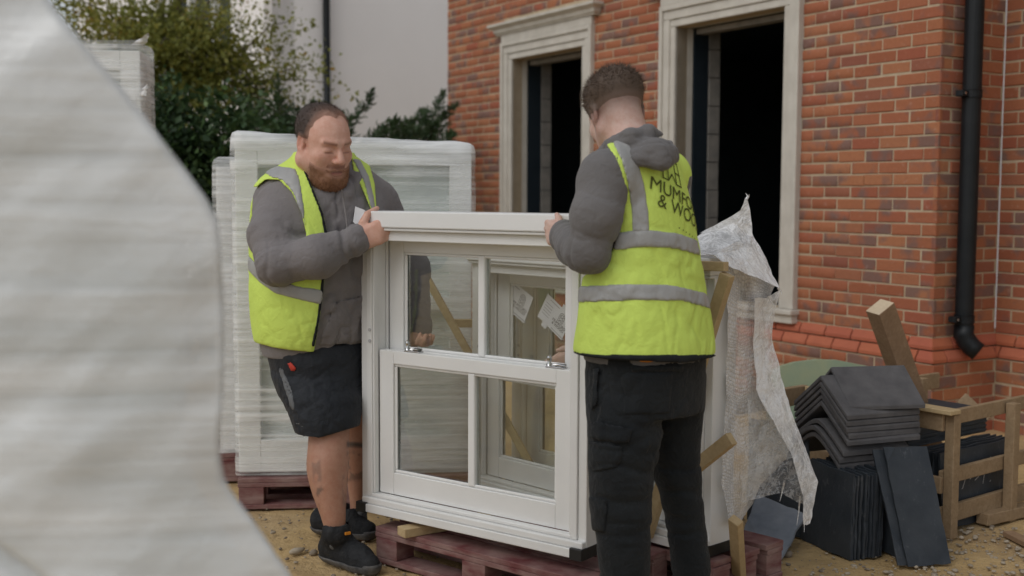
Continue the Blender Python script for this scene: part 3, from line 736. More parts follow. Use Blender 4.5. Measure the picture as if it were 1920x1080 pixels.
# ------------------------------------------------------------------ sash windows
def frame_matrix(L, R, z):
    u = Vector((R[0] - L[0], R[1] - L[1], 0)).normalized(); v = Vector((0, 0, 1)); w = Vector((-u.y, u.x, 0))
    return Matrix(((u.x, w.x, v.x, L[0]), (u.y, w.y, v.y, L[1]), (u.z, w.z, v.z, z), (0, 0, 0, 1)))   # local x=u, y=depth, z=up
def ubox(name, mat, parent, lo, hi, bevel=.003, seg=2):
    return MB().box(lo, hi).build(name, MAT[mat], parent, bevel=bevel, bseg=seg)
def sash_window(label, Mx, W, Hh, zmeet, panes=2, glass='glass', hardware=True, corners=True):
    root = empty('sash_window_unit', label=label, cat='window unit', mat=Mx)
    P = 'white_paint'; D = .14
    # box frame
    sill = ubox('sill', P, root, (.018, -.022, 0), (W, D, .032)); ubox('sill_nosing', P, sill, (.018, -.014, .0325), (W - .002, .02, .058), .005)
    ubox('sill_bead', P, sill, (.05, .0, .0585), (W - .05, .034, .072), .004)
    for s in (0, 1):
        X = (lambda a: a) if s == 0 else (lambda a: W - a)
        def jb(name, a0, a1, y0, y1, z0, z1, par, bev=.003):
            x0, x1 = sorted((X(a0), X(a1))); return ubox(name, P, par, (x0, y0, z0), (x1, y1, z1), bev)
        j = jb('jamb', 0, .034, .008, D, .033, Hh - .066, root)
        jb('jamb_lining', .0345, .062, .0, D - .01, .0585, Hh - .066, j)
        jb('staff_bead', .0625, .071, .004, .03, .0725, Hh - .10, j, .004)
        jb('parting_bead', .0625, .072, .078, .088, .0725, Hh - .10, j, .003)
        jb('pulley_stile', .0625, .068, .0885, D - .012, .0725, Hh - .10, j, .002)
    head = ubox('head', P, root, (-.004, -.024, Hh - .062), (W + .004, D, Hh), .005)
    ubox('head_bead', P, head, (0, -.016, Hh - .074), (W, D - .01, Hh - .0625), .004)
    ubox('head_lining', P, head, (.0345, .006, Hh - .112), (W - .0345, D - .012, Hh - .0745), .003)
    def sash(name, y0, z0, z1, st, top, bot):
        x0, x1 = .073, W - .073; y1 = y0 + .042
        m = MB()
        for (a, b) in ((x0, x0 + st), (x1 - st, x1)): m.box((a, y0, z0), (b, y1, z1))
        m.box((x0 + st, y0 + .0005, z1 - top), (x1 - st, y1 - .0005, z1)); m.box((x0 + st, y0 + .0005, z0), (x1 - st, y1 - .0005, z0 + bot))
        s = m.build(name, MAT[P], root, bevel=.003, bseg=2)
        gx0, gx1, gz0, gz1 = x0 + st, x1 - st, z0 + bot, z1 - top
        for (lo, hi) in (((gx0, y0 + .008, gz0), (gx1, y0 + .018, gz0 + .011)), ((gx0, y0 + .008, gz1 - .011), (gx1, y0 + .018, gz1))):
            ubox('glazing_bead', P, s, lo, hi, .004)
        for (a, b) in ((gx0, gx0 + .011), (gx1 - .011, gx1)): ubox('glazing_bead', P, s, (a, y0 + .0085, gz0 + .0115), (b, y0 + .018, gz1 - .0115), .004)
        wpan = (gx1 - gx0) / panes
        for k in range(panes):
            a = gx0 + k * wpan + (.0165 if k else .003); b = gx0 + (k + 1) * wpan - (.0165 if k < panes - 1 else .003)
            ubox('pane', glass, s, (a, y0 + .0185, gz0 + .002), (b, y0 + .0225, gz1 - .002), 0)
            ubox('spacer', 'chrome', s, (a, y0 + .0228, gz0 + .002), (a + .008, y0 + .030, gz1 - .002), 0)
            if k: 
                c = gx0 + k * wpan; ubox('glazing_bar', P, s, (c - .016, y0 + .004, gz0 + .0005), (c + .016, y1 - .004, gz1 - .0005), .006)
        return s, (gx0, gx1, gz0, gz1)
    lower, gl = sash('lower_sash', .031, .0735, zmeet, .072, .05, .086)
    upper, gu = sash('upper_sash', .089, zmeet - .045, Hh - .1125, .072, .045, .045)
    if hardware:
        for x in (.225, W - .165):
            c = ubox('sash_fastener', 'chrome', lower, (x - .03, .036, zmeet + .0003), (x + .045, .066, zmeet + .006), .002)
            m = MB(); m.tube([(x - .022, .05, zmeet + .006), (x - .022, .05, zmeet + .012), (x - .022, .05, zmeet + .018), (x - .022, .05, zmeet + .03), (x - .022, .05, zmeet + .038), (x - .022, .05, zmeet + .044)], [.011, .011, .006, .009, .009, .004], 12)
            m.tube([(x - .005, .05, zmeet + .008), (x + .02, .044, zmeet + .014), (x + .045, .056, zmeet + .010)], [.006, .005, .007], 8)
            m.build('fastener_lever', MAT['chrome'], lower, smooth=True)
        for z in (zmeet + .035, zmeet + .078):
            MB().tube([(.0535, -.0005, z), (.0535, -.004, z)], .0065, 10).build('screw_cap', MAT['ink_faint'], root)
    if corners:
        for x in (-.003, W - .047):
            ubox('corner_protector', 'black_block', root, (x, -.0265, -.004), (x + .05, D + .004, .036), .002)
    return root, lower, upper, gu, gl
def empty_part(name, parent):
    o = bpy.data.objects.new(name, None); COL.objects.link(o); o.parent = parent; o.empty_display_size = .05; return o

U1 = np.array([.79859472, -.60186916]); L1 = np.array([-.55817, 4.53]) - U1 * .038
W1, H1, Z1 = 1.05, 1.166, .192
M1 = frame_matrix(L1, L1 + U1, Z1)
win1, low1, up1, gu1, gl1 = sash_window('white four-pane sash window carried by the two men in vests', M1, W1, H1, .632)
R2 = np.array([.731, 4.05]) - np.array([.0612, -.0660]) * .55; L2 = np.array([-.122, 4.97]) + np.array([-.0544, .0586]); U2 = (R2 - L2) / np.linalg.norm(R2 - L2); N2w = np.array([-U2[1], U2[0]])
M2 = frame_matrix(L2, R2, .152)
W2 = float(np.linalg.norm(R2 - L2))
win2, low2, up2, gu2, gl2 = sash_window('white sash window with two paper labels, directly behind the carried window', M2, W2, 1.055, .55, panes=2)
L3 = L2 + N2w * .20 + U2 * .035
M3 = frame_matrix(L3, L3 + U2, .152)
win3, *_ = sash_window('white sash window standing farthest back on the pallet, under the bubble wrap', M3, W2 - .33, 1.045, .54, panes=2, glass='glass_green')

# ------------------------------------------------------------------ flat print helpers
def text_mesh(body, size, ls=1.0, sp=1.0):
    cu = bpy.data.curves.new('txt', 'FONT'); cu.body = body; cu.size = size; cu.align_x = 'CENTER'; cu.space_line = ls; cu.space_character = sp
    o = bpy.data.objects.new('txt', cu); COL.objects.link(o); dg = bpy.context.evaluated_depsgraph_get(); dg.update()
    me = bpy.data.meshes.new_from_object(o.evaluated_get(dg)); V = [tuple(v.co) for v in me.vertices]; F = [tuple(p.vertices) for p in me.polygons]
    bpy.data.objects.remove(o); bpy.data.curves.remove(cu); bpy.data.meshes.remove(me)
    return V, F
def strip2d(pts, w):
    """2D polyline -> flat quads"""
    V = []; F = []
    for (a, b) in zip(pts[:-1], pts[1:]):
        d = np.array(b, float) - np.array(a, float); n = np.array([-d[1], d[0]]) / (np.linalg.norm(d) + 1e-9) * w / 2
        a_ = np.array(a) - d / (np.linalg.norm(d) + 1e-9) * w * .4; b_ = np.array(b) + d / (np.linalg.norm(d) + 1e-9) * w * .4
        i = len(V); V += [tuple(a_ - n), tuple(b_ - n), tuple(b_ + n), tuple(a_ + n)]; F.append((i, i + 1, i + 2, i + 3))
    return V, F
def arch(cx, cy, r, a0=0, a1=180, n=10): return [(cx + r * math.cos(rad(a0 + (a1 - a0) * i / n)), cy + r * math.sin(rad(a0 + (a1 - a0) * i / n))) for i in range(n + 1)]
def emblem(s, w):
    """arched window outline with an M above a W, unit width s"""
    V = []; F = []
    def add(p):
        v, f = strip2d(p, w); b = len(V); V.extend(v); F.extend(tuple(i + b for i in q) for q in f)
    h = s * .5
    add([(-h, -s * .85), (-h, 0)] + list(reversed(arch(0, 0, h)))[1:] + [(h, -s * .85), (h * .45, -s * .85), (0, -s * .55), (-h * .45, -s * .85), (-h, -s * .85)])
    add(arch(0, 0, h * .45)); add([(-h, 0), (-h * .45, 0), (0, -s * .28), (h * .45, 0), (h, 0)])
    add([(-h * .45, 0), (-h * .45, -s * .85)]); add([(h * .45, 0), (h * .45, -s * .85)])
    add([(-h, -s * .42), (-h * .45, -s * .42)]); add([(h, -s * .42), (h * .45, -s * .42)])
    for a in (55, 125): add([(h * .45 * math.cos(rad(a)), h * .45 * math.sin(rad(a))), (h * math.cos(rad(a)), h * math.sin(rad(a)))])
    return V, F
def paper_label(label, cx, cz, w, h, ang, parent_M, y, tabs):
    """printed paper label stuck on a pane (local x, z of that window at depth y)"""
    R = parent_M @ Matrix.Translation((cx, y, cz)) @ Matrix.Rotation(rad(ang), 4, 'Y')
    root = empty('paper_label', label=label, cat='label', mat=R)
    m = MB(); m.box((-w / 2, -.0006, -h / 2), (w / 2, 0, h / 2)); m.build('sheet', MAT['label_paper'], root)
    for (tx, tz) in tabs: MB().box((tx - .016, -.0011, tz - .013), (tx + .016, -.0007, tz + .013)).build('tape', MAT['label_paper'], root)
    def flat(V, F, ox, oz, name, mt):
        mm = MB(); mm.add([(x + ox, -.0012, z + oz) for x, z, *_ in [(v[0], v[1]) for v in V]], F); mm.build(name, MAT[mt], root)
    V, F = emblem(h * .26, .0016); flat(V, F, w * .22, h * .22, 'emblem', 'ink')
    V, F = text_mesh('MUMFORD', h * .15); flat(V, F, w * .22, -h * .15, 'print', 'ink')
    V, F = text_mesh('& WOOD', h * .15); flat(V, F, w * .22, -h * .27, 'print', 'ink')
    for (x, z, lw) in ((-.26, .40, .36), (.15, -.43, .5)):
        V, F = strip2d([(0, 0), (w * lw, 0)], .004); flat(V, F, w * x - w * lw / 2 * .4, h * z, 'print_line', 'ink_faint')
    for q in range(5):
        V, F = strip2d([(0, 0), (w * .26, 0)], .003); flat(V, F, -w * .42, h * (.22 - q * .11), 'print_line', 'ink_faint')
def on_plane(Mx, px, py, y):
    """pixel -> local x, z on the plane at depth y of a window"""
    inv = Mx.inverted(); o = inv @ Vector((0, 0, CAMH)); r = ray(px, py); d = inv.to_3x3() @ Vector(r); t = (y - o.y) / d.y; p = o + d * t; return p.x, p.z
yl = .1065
x, z = on_plane(M2, 966, 561, yl); paper_label('larger white paper label with black emblem stuck to the rear window pane', x, z, .185, .125, 27, M2, yl, ((-.02, -.07), ))
x, z = on_plane(M2, 1040, 594, yl); paper_label('smaller white paper label with taped edges near the vested man, on the pane', x, z, .165, .115, 32, M2, yl, ((.03, .062), (-.03, -.062)))

# ------------------------------------------------------------------ pallets
def pallet(label, Mx, W, D, nb, group='red wooden pallets', top_n=None):
    root = empty('pallet', label=label, cat='pallet', group=group, mat=Mx); M = 'pallet_red'
    zs = .10
    for j, y in enumerate((0, D / 2 - .05, D - .10)):
        for i, x in enumerate((0, W / 2 - .06, W - .12)):
            ubox('block', M, root, (x + .004, y + .002, .022), (x + .116, y + .098, zs), .003)
        ubox('bottom_board', M, root, (0, y, 0), (W, y + .10, .0215), .003)
        ubox('stringer', M, root, (0, y + .001, zs + .0003), (W, y + .099, zs + .020), .003)
    n = top_n or int(D / .125); pitch = (D - .11) / (n - 1)
    for k in range(n):
        y = k * pitch; e = rng.uniform(-.006, .006)
        ubox('deck_board', M, root, (e, y + rng.uniform(-.003, .003), zs + .0205), (W + e, y + .11, zs + .041), .003)
    return root
PA = L1 + U1 * -.0 + np.array([.60186916, .79859472]) * -.10
pa_dir = np.array([.765, -.644]); pa0 = atz(703, 986, .141)[:2]
MPA = frame_matrix(pa0, pa0 + pa_dir, 0.0)
pallet('worn red pallet under the carried window', MPA, 1.02, .50, 4)
pb0 = L2 - N2w * .02 - U2 * .1; MPB = frame_matrix(pb0 + U2 * .16, pb0 + U2 * 1.16, 0.0)
pallet('red pallet under the two standing windows', MPB, W2 - .02, .42, 4)

# ------------------------------------------------------------------ timber battens and braces
def batten(label, a, b, w, h, mat='pine', up=(0, 0, 1), name='timber_batten', group=None, ends=True):
    m = MB(); a = Vector(a); b = Vector(b); c = (a + b) / 2
    m.beam(a - c, b - c, w, h, up); o = m.build(name, MAT[mat], None, bevel=.002); o.location = c
    return tag(o, label, 'timber', group)
z0 = .1412
b1 = atz(752, 992, z0 + .03); b2 = np.array([b1[0] + .33, b1[1] + .22, b1[2]])
batten('short pine batten lying on the red pallet under the window', (b1[0], b1[1], z0 + .018), (b2[0], b2[1], z0 + .018), .06, .034)
nrm2 = Vector((-N2w[0], -N2w[1], 0))
def onw2(px, py, off):      # point on the plane of window two, 'off' metres in front of it
    x, z = on_plane(M2, px, py, -off); return M2 @ Vector((x, -off, z))
batten('pine brace slanting across the rear window behind the vested man', onw2(1364, 514, .0395), onw2(1212, 1005, .0395), .045, .03, up=tuple(nrm2))
batten('short pine brace nailed near the foot of the rear window', onw2(1372, 822, .0845), onw2(1268, 905, .0845), .045, .03, up=tuple(nrm2))
a = onw2(1308, 499, .02); c = onw2(1368, 500, .02)
batten('pine batten along the top edge of the rear window', onw2(1225, 494, .0395), onw2(1362, 500, .0395), .032, .028, up=tuple(nrm2))
pst = onw2(1362, 1000, .04); gb = atz(1392, 1092, 0.0)
batten('pine strut standing on the ground against the rear window corner', tuple(onw2(1352, 975, .045) + Vector((.05, 0, 0))), (gb[0] - .02, gb[1] - .05, .012), .045, .03, up=tuple(nrm2))
# braces behind the left ends of the standing windows, seen through the panes
ba = at(797, 515, 5.25); bb = at(884, 672, 5.12)
dirb = (bb - ba); bfoot = ba + dirb * ((.03 - ba[2]) / dirb[2])
batten('slanting pine brace seen through the left panes of the carried window', tuple(ba), tuple(bfoot), .03, .055, up=(0, -1, 0))
hx = at(850, 606, 5.2); hy = at(940, 606, 5.28)
batten('short level pine batten joined to the slanting brace behind the window', tuple(hx), tuple(hy), .03, .036, up=(0, 0, 1))
ba = at(872, 790, 5.6); batten('upright pine board standing behind the lower panes', tuple(ba), (ba[0], ba[1], .0), .055, .02, 'pine_end', up=(0, -1, 0))

# ------------------------------------------------------------------ film-wrapped window stacks
def wrapped_shell(name, Mx, W, D, Hh, res=.03, amp=.006, rnd=.035, seed=0, mat='film', sag=.0, ears=(), topfn=None):
    """a rounded, slightly lumpy box skin: local x 0..W, y 0..D, z 0..H"""
    def n_(l): return max(2, int(l / res))
    nx, ny, nz = n_(W), n_(D), n_(Hh); V = []; F = []; idx = {}
    def vert(i, j, k):
        key = (i, j, k)
        if key not in idx: idx[key] = len(V); V.append((i * W / nx, j * D / ny, k * Hh / nz))
        return idx[key]
    for i in range(nx):
        for k in range(nz):
            F.append((vert(i, 0, k), vert(i + 1, 0, k), vert(i + 1, 0, k + 1), vert(i, 0, k + 1))); F.append((vert(i, ny, k), vert(i, ny, k + 1), vert(i + 1, ny, k + 1), vert(i + 1, ny, k)))
    for j in range(ny):
        for k in range(nz):
            F.append((vert(0, j, k), vert(0, j, k + 1), vert(0, j + 1, k + 1), vert(0, j + 1, k))); F.append((vert(nx, j, k), vert(nx, j + 1, k), vert(nx, j + 1, k + 1), vert(nx, j, k + 1)))
    for i in range(nx):
        for j in range(ny):
            F.append((vert(i, j, nz), vert(i + 1, j, nz), vert(i + 1, j + 1, nz), vert(i, j + 1, nz)))
    P = np.array(V); lo = np.array([rnd, rnd, -1]); hi = np.array([W - rnd, D - rnd, Hh - rnd])
    q = np.clip(P, lo, hi); d = P - q; l = np.linalg.norm(d, axis=1, keepdims=True); nrm = np.where(l > 1e-6, d / np.maximum(l, 1e-6), 0)
    P = np.where(l > 1e-6, q + nrm * rnd, P)
    S = np.array([seed * 3.1, seed * 1.7, 0])
    disp = amp * fbm(P * np.array([3, 3, 5]) + S, 3) + amp * .45 * fbm(P * np.array([4, 4, 60]) + S, 2)
    P = P + nrm * disp[:, None]
    if topfn is not None: P = topfn(P)
    P[:, 2] += amp * 1.2 * fbm(P * 9 + S, 2) * (P[:, 2] > Hh - .1)
    return P, F
def crate(label, Mx, W, D, Hh, zb, seed, mat='film', pane=True, topfn=None, group='film-wrapped window stacks'):
    root = empty('wrapped_window_stack', label=label, cat='package', group=group, mat=Mx)
    P, F = wrapped_shell('film', Mx, W, D, Hh - zb, seed=seed, mat=mat, topfn=topfn); P[:, 2] += zb
    link('stretch_film', np_mesh('stretch_film', P, F), MAT[mat], root, smooth=True)
    # the window frames inside
    e = .02; t = .10
    y0 = e
    def ins(name, m, lo, hi, bev=.004): return ubox(name, m, root, lo, hi, bev)
    top = Hh - .05
    ins('inner_frame', 'white_paint', (e, y0, zb + .01), (e + t, D - e, top)); ins('inner_frame', 'white_paint', (W - e - t, y0, zb + .01), (W - e, D - e, top))
    ins('inner_frame', 'white_paint', (e + t, y0, top - t), (W - e - t, D - e, top)); ins('inner_frame', 'white_paint', (e + t, y0, zb + .01), (W - e - t, D - e, zb + .16))
    zm = zb + (Hh - zb) * .5
    ins('inner_rail', 'white_paint', (e + t, y0 + .01, zm - .03), (W - e - t, y0 + .06, zm + .03)); ins('inner_bar', 'white_paint', (W / 2 - .02, y0 + .012, zb + .16), (W / 2 + .02, y0 + .058, top - t))
    ins('inner_pane', 'pane_backing', (e + t, y0 + .06, zb + .16), (W - e - t, y0 + .066, top - t), 0)
    ins('inner_backing', 'white_paint', (e + t, D - e - .03, zb + .16), (W - e - t, D - e, top - t), 0)
    return root
# big stack behind the first man
sa = atz(432, 952, 0)[:2]; sb = np.array([at(893, 268, 5.36)[0], 5.36]); sa = np.array([at(430, 300, 5.26)[0], 5.26])
MS = frame_matrix(sa, sb, 0.0); WS = float(np.linalg.norm(sb - sa))
def lean(P):
    P[:, 2] -= .045 * np.clip(P[:, 0] / WS, 0, 1) * np.clip(P[:, 2] / 1.5, 0, 1); return P
crate('wide film-wrapped white window stack behind the man in shorts', MS, WS, .42, 1.70, .150, 1, topfn=lean)
MSP = frame_matrix(sa + np.array([.02, -.02]), sb + np.array([.02, -.02]), 0.0)
pallet('red pallet under the wide wrapped stack, behind bare legs', MSP, WS - .02, .46, 4)
# narrower stack peeping out at its left
s2 = np.array([at(396, 300, 5.75)[0], 5.75]); MS2 = frame_matrix(s2, s2 + np.array([.98, .2]), 0.0)
crate('film-wrapped white stack half hidden behind the wide wrapped stack', MS2, .62, .30, 1.60, .145, 2); 
pallet('red pallet under the half hidden wrapped stack', frame_matrix(s2 + np.array([.0, .0]), s2 + np.array([.98, .2]), 0.0), .6, .32, 3)
# tall stack farther left
s3 = np.array([at(268, 78, 6.1)[0], 6.1]); dr3 = np.array([.995, .1]); W3 = 1.15
MS3 = frame_matrix(s3 - dr3 * W3, s3, 0.0); top3 = float(at(268, 76, 6.1)[2])
tall = crate('tall film-wrapped window stack rising beside the hedge', MS3, W3, .30, top3, .145, 3)
pallet('red pallet under the tall wrapped stack', frame_matrix(s3 - dr3 * W3, s3, 0.0), W3, .34, 3)
def torn_ear(parent, pts, nm='torn_film'):
    m = MB(); n = 7; V = []; F = []
    for i in range(n):
        for j in range(4):
            t = i / (n - 1); w = (1 - t) ** .8 * pts[2]; p = Vector(pts[0]).lerp(Vector(pts[1]), t)
            V.append((p.x + (j / 3 - .5) * w + rng.uniform(-.006, .006), p.y + rng.uniform(-.012, .012), p.z + rng.uniform(-.006, .006)))
    for i in range(n - 1):
        for j in range(3): F.append((i * 4 + j, i * 4 + j + 1, (i + 1) * 4 + j + 1, (i + 1) * 4 + j))
    m.add(V, F); return m.build(nm, MAT['bubble_film'], parent, world=True, smooth=True)
torn_ear(tall, (tuple(at(258, 84, 6.12)), tuple(at(278, 64, 6.1)), .07)); torn_ear(tall, (tuple(at(264, 180, 6.1)), tuple(at(276, 158, 6.1)), .05))

# the near, out-of-focus wrapped load on the left: a steep-shouldered bundle under film
def near_load():
    Y0 = 1.78
    prof = [(-700, 1700), (-700, -900), (-420, -640), (-160, -330), (60, -40), (150, 68), (240, 182), (320, 284), (385, 368), (408, 410), (415, 470), (418, 600), (418, 740), (416, 860), (424, 908), (452, 950), (492, 1004), (540, 1076), (580, 1150), (640, 1300), (690, 1500), (710, 1700)]
    base = np.array([at(x, y, Y0) for x, y in prof]); base[:, 2] = np.maximum(base[:, 2], 0.0)
    # resample
    d = np.r_[0, np.cumsum(np.linalg.norm(np.diff(base, axis=0), axis=1))]; s = np.linspace(0, d[-1], 260)
    B = np.stack([np.interp(s, d, base[:, i]) for i in range(3)], 1)
    keep = 260
    # front face grid: towards an inner line, then back face depth
    cen = np.array([-1.05, Y0, .9]); V = []; F = []
    # rings from the centre outwards, bulging towards the camera, then wrapping back
    rings = [(t, -.05 * (1 - t ** 3)) for t in np.linspace(.0, 1, 56)] + [(1.0, .02), (1.004, .08), (1.004, .3), (1.0, .62), (.93, .70), (.5, .72), (0.0, .72)]
    for (t, dy) in rings:
        q = cen + (B - cen) * t; q[:, 1] = Y0 + dy; q[:, 0] -= .52 * max(dy, 0); q[:, 2] = np.maximum(q[:, 2] - np.clip(q[:, 2] - .9, 0, 9) * .0 * dy, 0); V.append(q)
    V = np.array(V); nr = len(rings)
    P = V.reshape(-1, 3)
    frontmask = np.repeat(np.array([1.0 if dy <= .02 else .4 for _, dy in rings]), keep)
    # film folds: pulled from the shoulder down to the hem
    u = P[:, 0] * .77 + P[:, 2] * .64; v = -P[:, 0] * .64 + P[:, 2] * .77
    fold = fbm(np.c_[u * 2.2, v * 9, P[:, 1]], 3) * .016 + fbm(np.c_[P[:, 0] * 2.5, P[:, 2] * 16, P[:, 1]], 2) * .004
    crease = np.exp(-((P[:, 2] - (.70 - .82 * (P[:, 0] + .55))) / .012) ** 2) * .026 * (P[:, 2] < 1.02)
    P[:, 1] -= (fold - crease) * frontmask
    P[:, 0] += fbm(P * 6, 2) * .004; P[:, 2] = np.maximum(P[:, 2] + fbm(P * 6 + 9, 2) * .004 * (P[:, 2] > .05), .0)
    I, Jx = np.meshgrid(np.arange(nr - 1), np.arange(keep - 1), indexing='ij'); b = (I * keep + Jx).ravel()
    F = np.c_[b, b + 1, b + keep + 1, b + keep]
    o = link('wrapped_load', np_mesh('wrapped_load', P, F), MAT['film_thick'], smooth=True)
    tag(o, 'large steep-shouldered load under thick white film at the site edge', 'package')
    core = []
    for (t, dy) in [(q, .05) for q in np.linspace(0, .93, 12)] + [(.93, .3), (.9, .6), (0, .62)]:
        q = cen + (B[::5] - cen) * t; q[:, 1] = Y0 + dy; q[:, 0] -= .52 * max(dy, 0); core.append(q)
    core = np.array(core).reshape(-1, 3); nk = len(B[::5])
    I, Jx = np.meshgrid(np.arange(14), np.arange(nk - 1), indexing='ij'); b = (I * nk + Jx).ravel()
    link('packed_core', np_mesh('packed_core', core, np.c_[b, b + 1, b + nk + 1, b + nk]), MAT['pane_backing'], o, world=True)
near_load()

# ------------------------------------------------------------------ bubble wrap hanging off the standing windows
def drape(name, rows, mat, parent, uvs=1.0, nu=70, nv=130, amp=.03, seed=0, thick=.0015):
    """rows: list of polylines of (px, py, depth); a sheet lofted through them"""
    R = []
    for r in rows:
        p = np.array([at(*q) for q in r]); d = np.r_[0, np.cumsum(np.linalg.norm(np.diff(p, axis=0), axis=1))]
        R.append(np.stack([np.interp(np.linspace(0, d[-1], nu), d, p[:, i]) for i in range(3)], 1))
    R = np.array(R); tv = np.linspace(0, len(rows) - 1, nv); i = np.minimum(tv.astype(int), len(rows) - 2); f = (tv - i)[:, None, None]; f = f * f * (3 - 2 * f) * .5 + f * .5
    P = (R[i] * (1 - f) + R[i + 1] * f).reshape(-1, 3)
    S = seed * 2.7
    def rid(Q): return 1 - np.abs(fbm(Q, 2)) * 2
    P[:, 1] += amp * (fbm(P * np.array([7, 4, 3]) + S, 3) + .35 * rid(P * np.array([16, 6, 9]) + S)) + .15 * amp * fbm(P * 24 + S, 2)
    P[:, 0] += amp * .5 * fbm(P * 11 + S + 4, 3) + amp * .08 * fbm(P * 30 + S, 2); P[:, 2] += amp * .4 * fbm(P * 13 + S + 8, 3)
    P[:, 2] = np.maximum(P[:, 2], .006)
    I, Jx = np.meshgrid(np.arange(nv - 1), np.arange(nu - 1), indexing='ij'); b = (I * nu + Jx).ravel()
    me = np_mesh(name, P, np.c_[b, b + nu, b + nu + 1, b + 1])
    uv = me.uv_layers.new(name='UVMap'); vi = np.zeros(len(me.loops), dtype=np.int32); me.loops.foreach_get('vertex_index', vi)
    uv.data.foreach_set('uv', np.c_[(vi % nu) / nu * .26 * uvs, (vi // nu) / nv * 1.0 * uvs].astype(np.float32).ravel())
    return link(name, me, MAT[mat], parent, world=parent is not None, smooth=True)
bw = empty('bubble_wrap', (.85, 4.3, 0), label='torn clear bubble wrap hanging crumpled off the standing windows', cat='bubble wrap')
# side sheet, falling to the ground
drape('hanging_sheet', [
    [(1345, 470, 4.12), (1385, 455, 4.2), (1425, 470, 4.3), (1458, 530, 4.38)],
    [(1362, 540, 4.10), (1392, 560, 4.2), (1420, 560, 4.3), (1448, 556, 4.36)],
    [(1366, 640, 4.10), (1392, 650, 4.2), (1416, 640, 4.28), (1432, 640, 4.34)],
    [(1362, 740, 4.10), (1390, 750, 4.2), (1420, 740, 4.28), (1448, 720, 4.32)],
    [(1356, 830, 4.08), (1392, 850, 4.2), (1440, 830, 4.3), (1490, 810, 4.34)],
    [(1354, 910, 4.08), (1392, 915, 4.2), (1432, 890, 4.3), (1476, 862, 4.34)],
    [(1368, 988, 4.10), (1390, 978, 4.2), (1408, 945, 4.28), (1424, 912, 4.34)]], 'bubble_wrap', bw, 1.0, amp=.022, seed=1)
# folded outer flap
drape('torn_flap', [
    [(1412, 560, 4.22), (1440, 560, 4.30), (1462, 545, 4.36)],
    [(1415, 640, 4.22), (1432, 650, 4.28), (1446, 640, 4.32)],
    [(1420, 730, 4.20), (1452, 750, 4.26), (1472, 735, 4.30)],
    [(1452, 795, 4.18), (1484, 812, 4.24), (1510, 840, 4.28)],
    [(1490, 860, 4.18), (1512, 880, 4.22), (1532, 905, 4.24)],
    [(1503, 930, 4.18), (1514, 935, 4.2), (1526, 940, 4.22)],
    [(1506, 985, 4.18), (1513, 988, 4.19), (1520, 984, 4.2)]], 'bubble_film', bw, 1.0, 34, 120, .022, 2)
drape('clear_film', [
    [(1404, 700, 4.24), (1425, 712, 4.28), (1446, 715, 4.31), (1466, 735, 4.33)],
    [(1400, 770, 4.22), (1430, 780, 4.26), (1460, 785, 4.29), (1494, 810, 4.31)],
    [(1396, 840, 4.21), (1430, 850, 4.25), (1470, 850, 4.28), (1516, 872, 4.29)],
    [(1392, 900, 4.20), (1424, 905, 4.24), (1468, 905, 4.27), (1524, 910, 4.28)],
    [(1386, 950, 4.19), (1412, 938, 4.23), (1462, 925, 4.26), (1514, 950, 4.27)]], 'film_clear', bw, 1.0, 60, 70, .03, 6)
fm = MB()
for (x0, y0, x1, y1) in ((1500, 930, 1494, 985), (1512, 960, 1508, 998), (1470, 905, 1462, 940), (1400, 372, 1398, 362), (1400, 374, 1405, 364), (1440, 556, 1452, 572), (1458, 540, 1466, 552)):
    d = 4.24 if y0 > 500 else 4.30; a = at(x0, y0, d); b_ = at(x1, y1, d); mid = (a + b_) / 2 + np.array([rng.uniform(-.006, .006), rng.uniform(-.006, .006), 0])
    fm.tube([tuple(a), tuple(mid), tuple(b_)], [.004, .0025, .0008], 5)
fm.build('torn_threads', MAT['bubble_film'], bw, world=True, smooth=True)['kind'] = 'stuff'
# crumpled heap over the top with its peak
drape('top_crumple', [
    [(1300, 445, 4.30), (1325, 430, 4.32), (1350, 425, 4.36), (1372, 428, 4.40)],
    [(1300, 458, 4.24), (1340, 440, 4.26), (1380, 415, 4.30), (1405, 420, 4.34)],
    [(1302, 472, 4.18), (1345, 462, 4.18), (1392, 452, 4.22), (1428, 462, 4.28)],
    [(1312, 480, 4.10), (1350, 474, 4.10), (1400, 486, 4.16), (1448, 512, 4.24)],
    [(1340, 480, 4.04), (1370, 500, 4.05), (1420, 520, 4.12), (1464, 542, 4.2)]], 'bubble_film', bw, 1.0, 70, 60, .024, 3)
drape('peak', [
    [(1312, 438, 4.30), (1345, 432, 4.3), (1380, 436, 4.3), (1412, 444, 4.3)],
    [(1335, 426, 4.30), (1360, 418, 4.3), (1388, 418, 4.3), (1411, 428, 4.3)],
    [(1362, 410, 4.30), (1376, 404, 4.3), (1394, 402, 4.3), (1409, 408, 4.3)],
    [(1388, 394, 4.30), (1394, 390, 4.3), (1401, 389, 4.3), (1407, 394, 4.3)],
    [(1397, 372, 4.30), (1398, 371, 4.3), (1399, 371, 4.3), (1401, 372, 4.3)]], 'bubble_film', bw, 1.0, 40, 44, .012, 4)

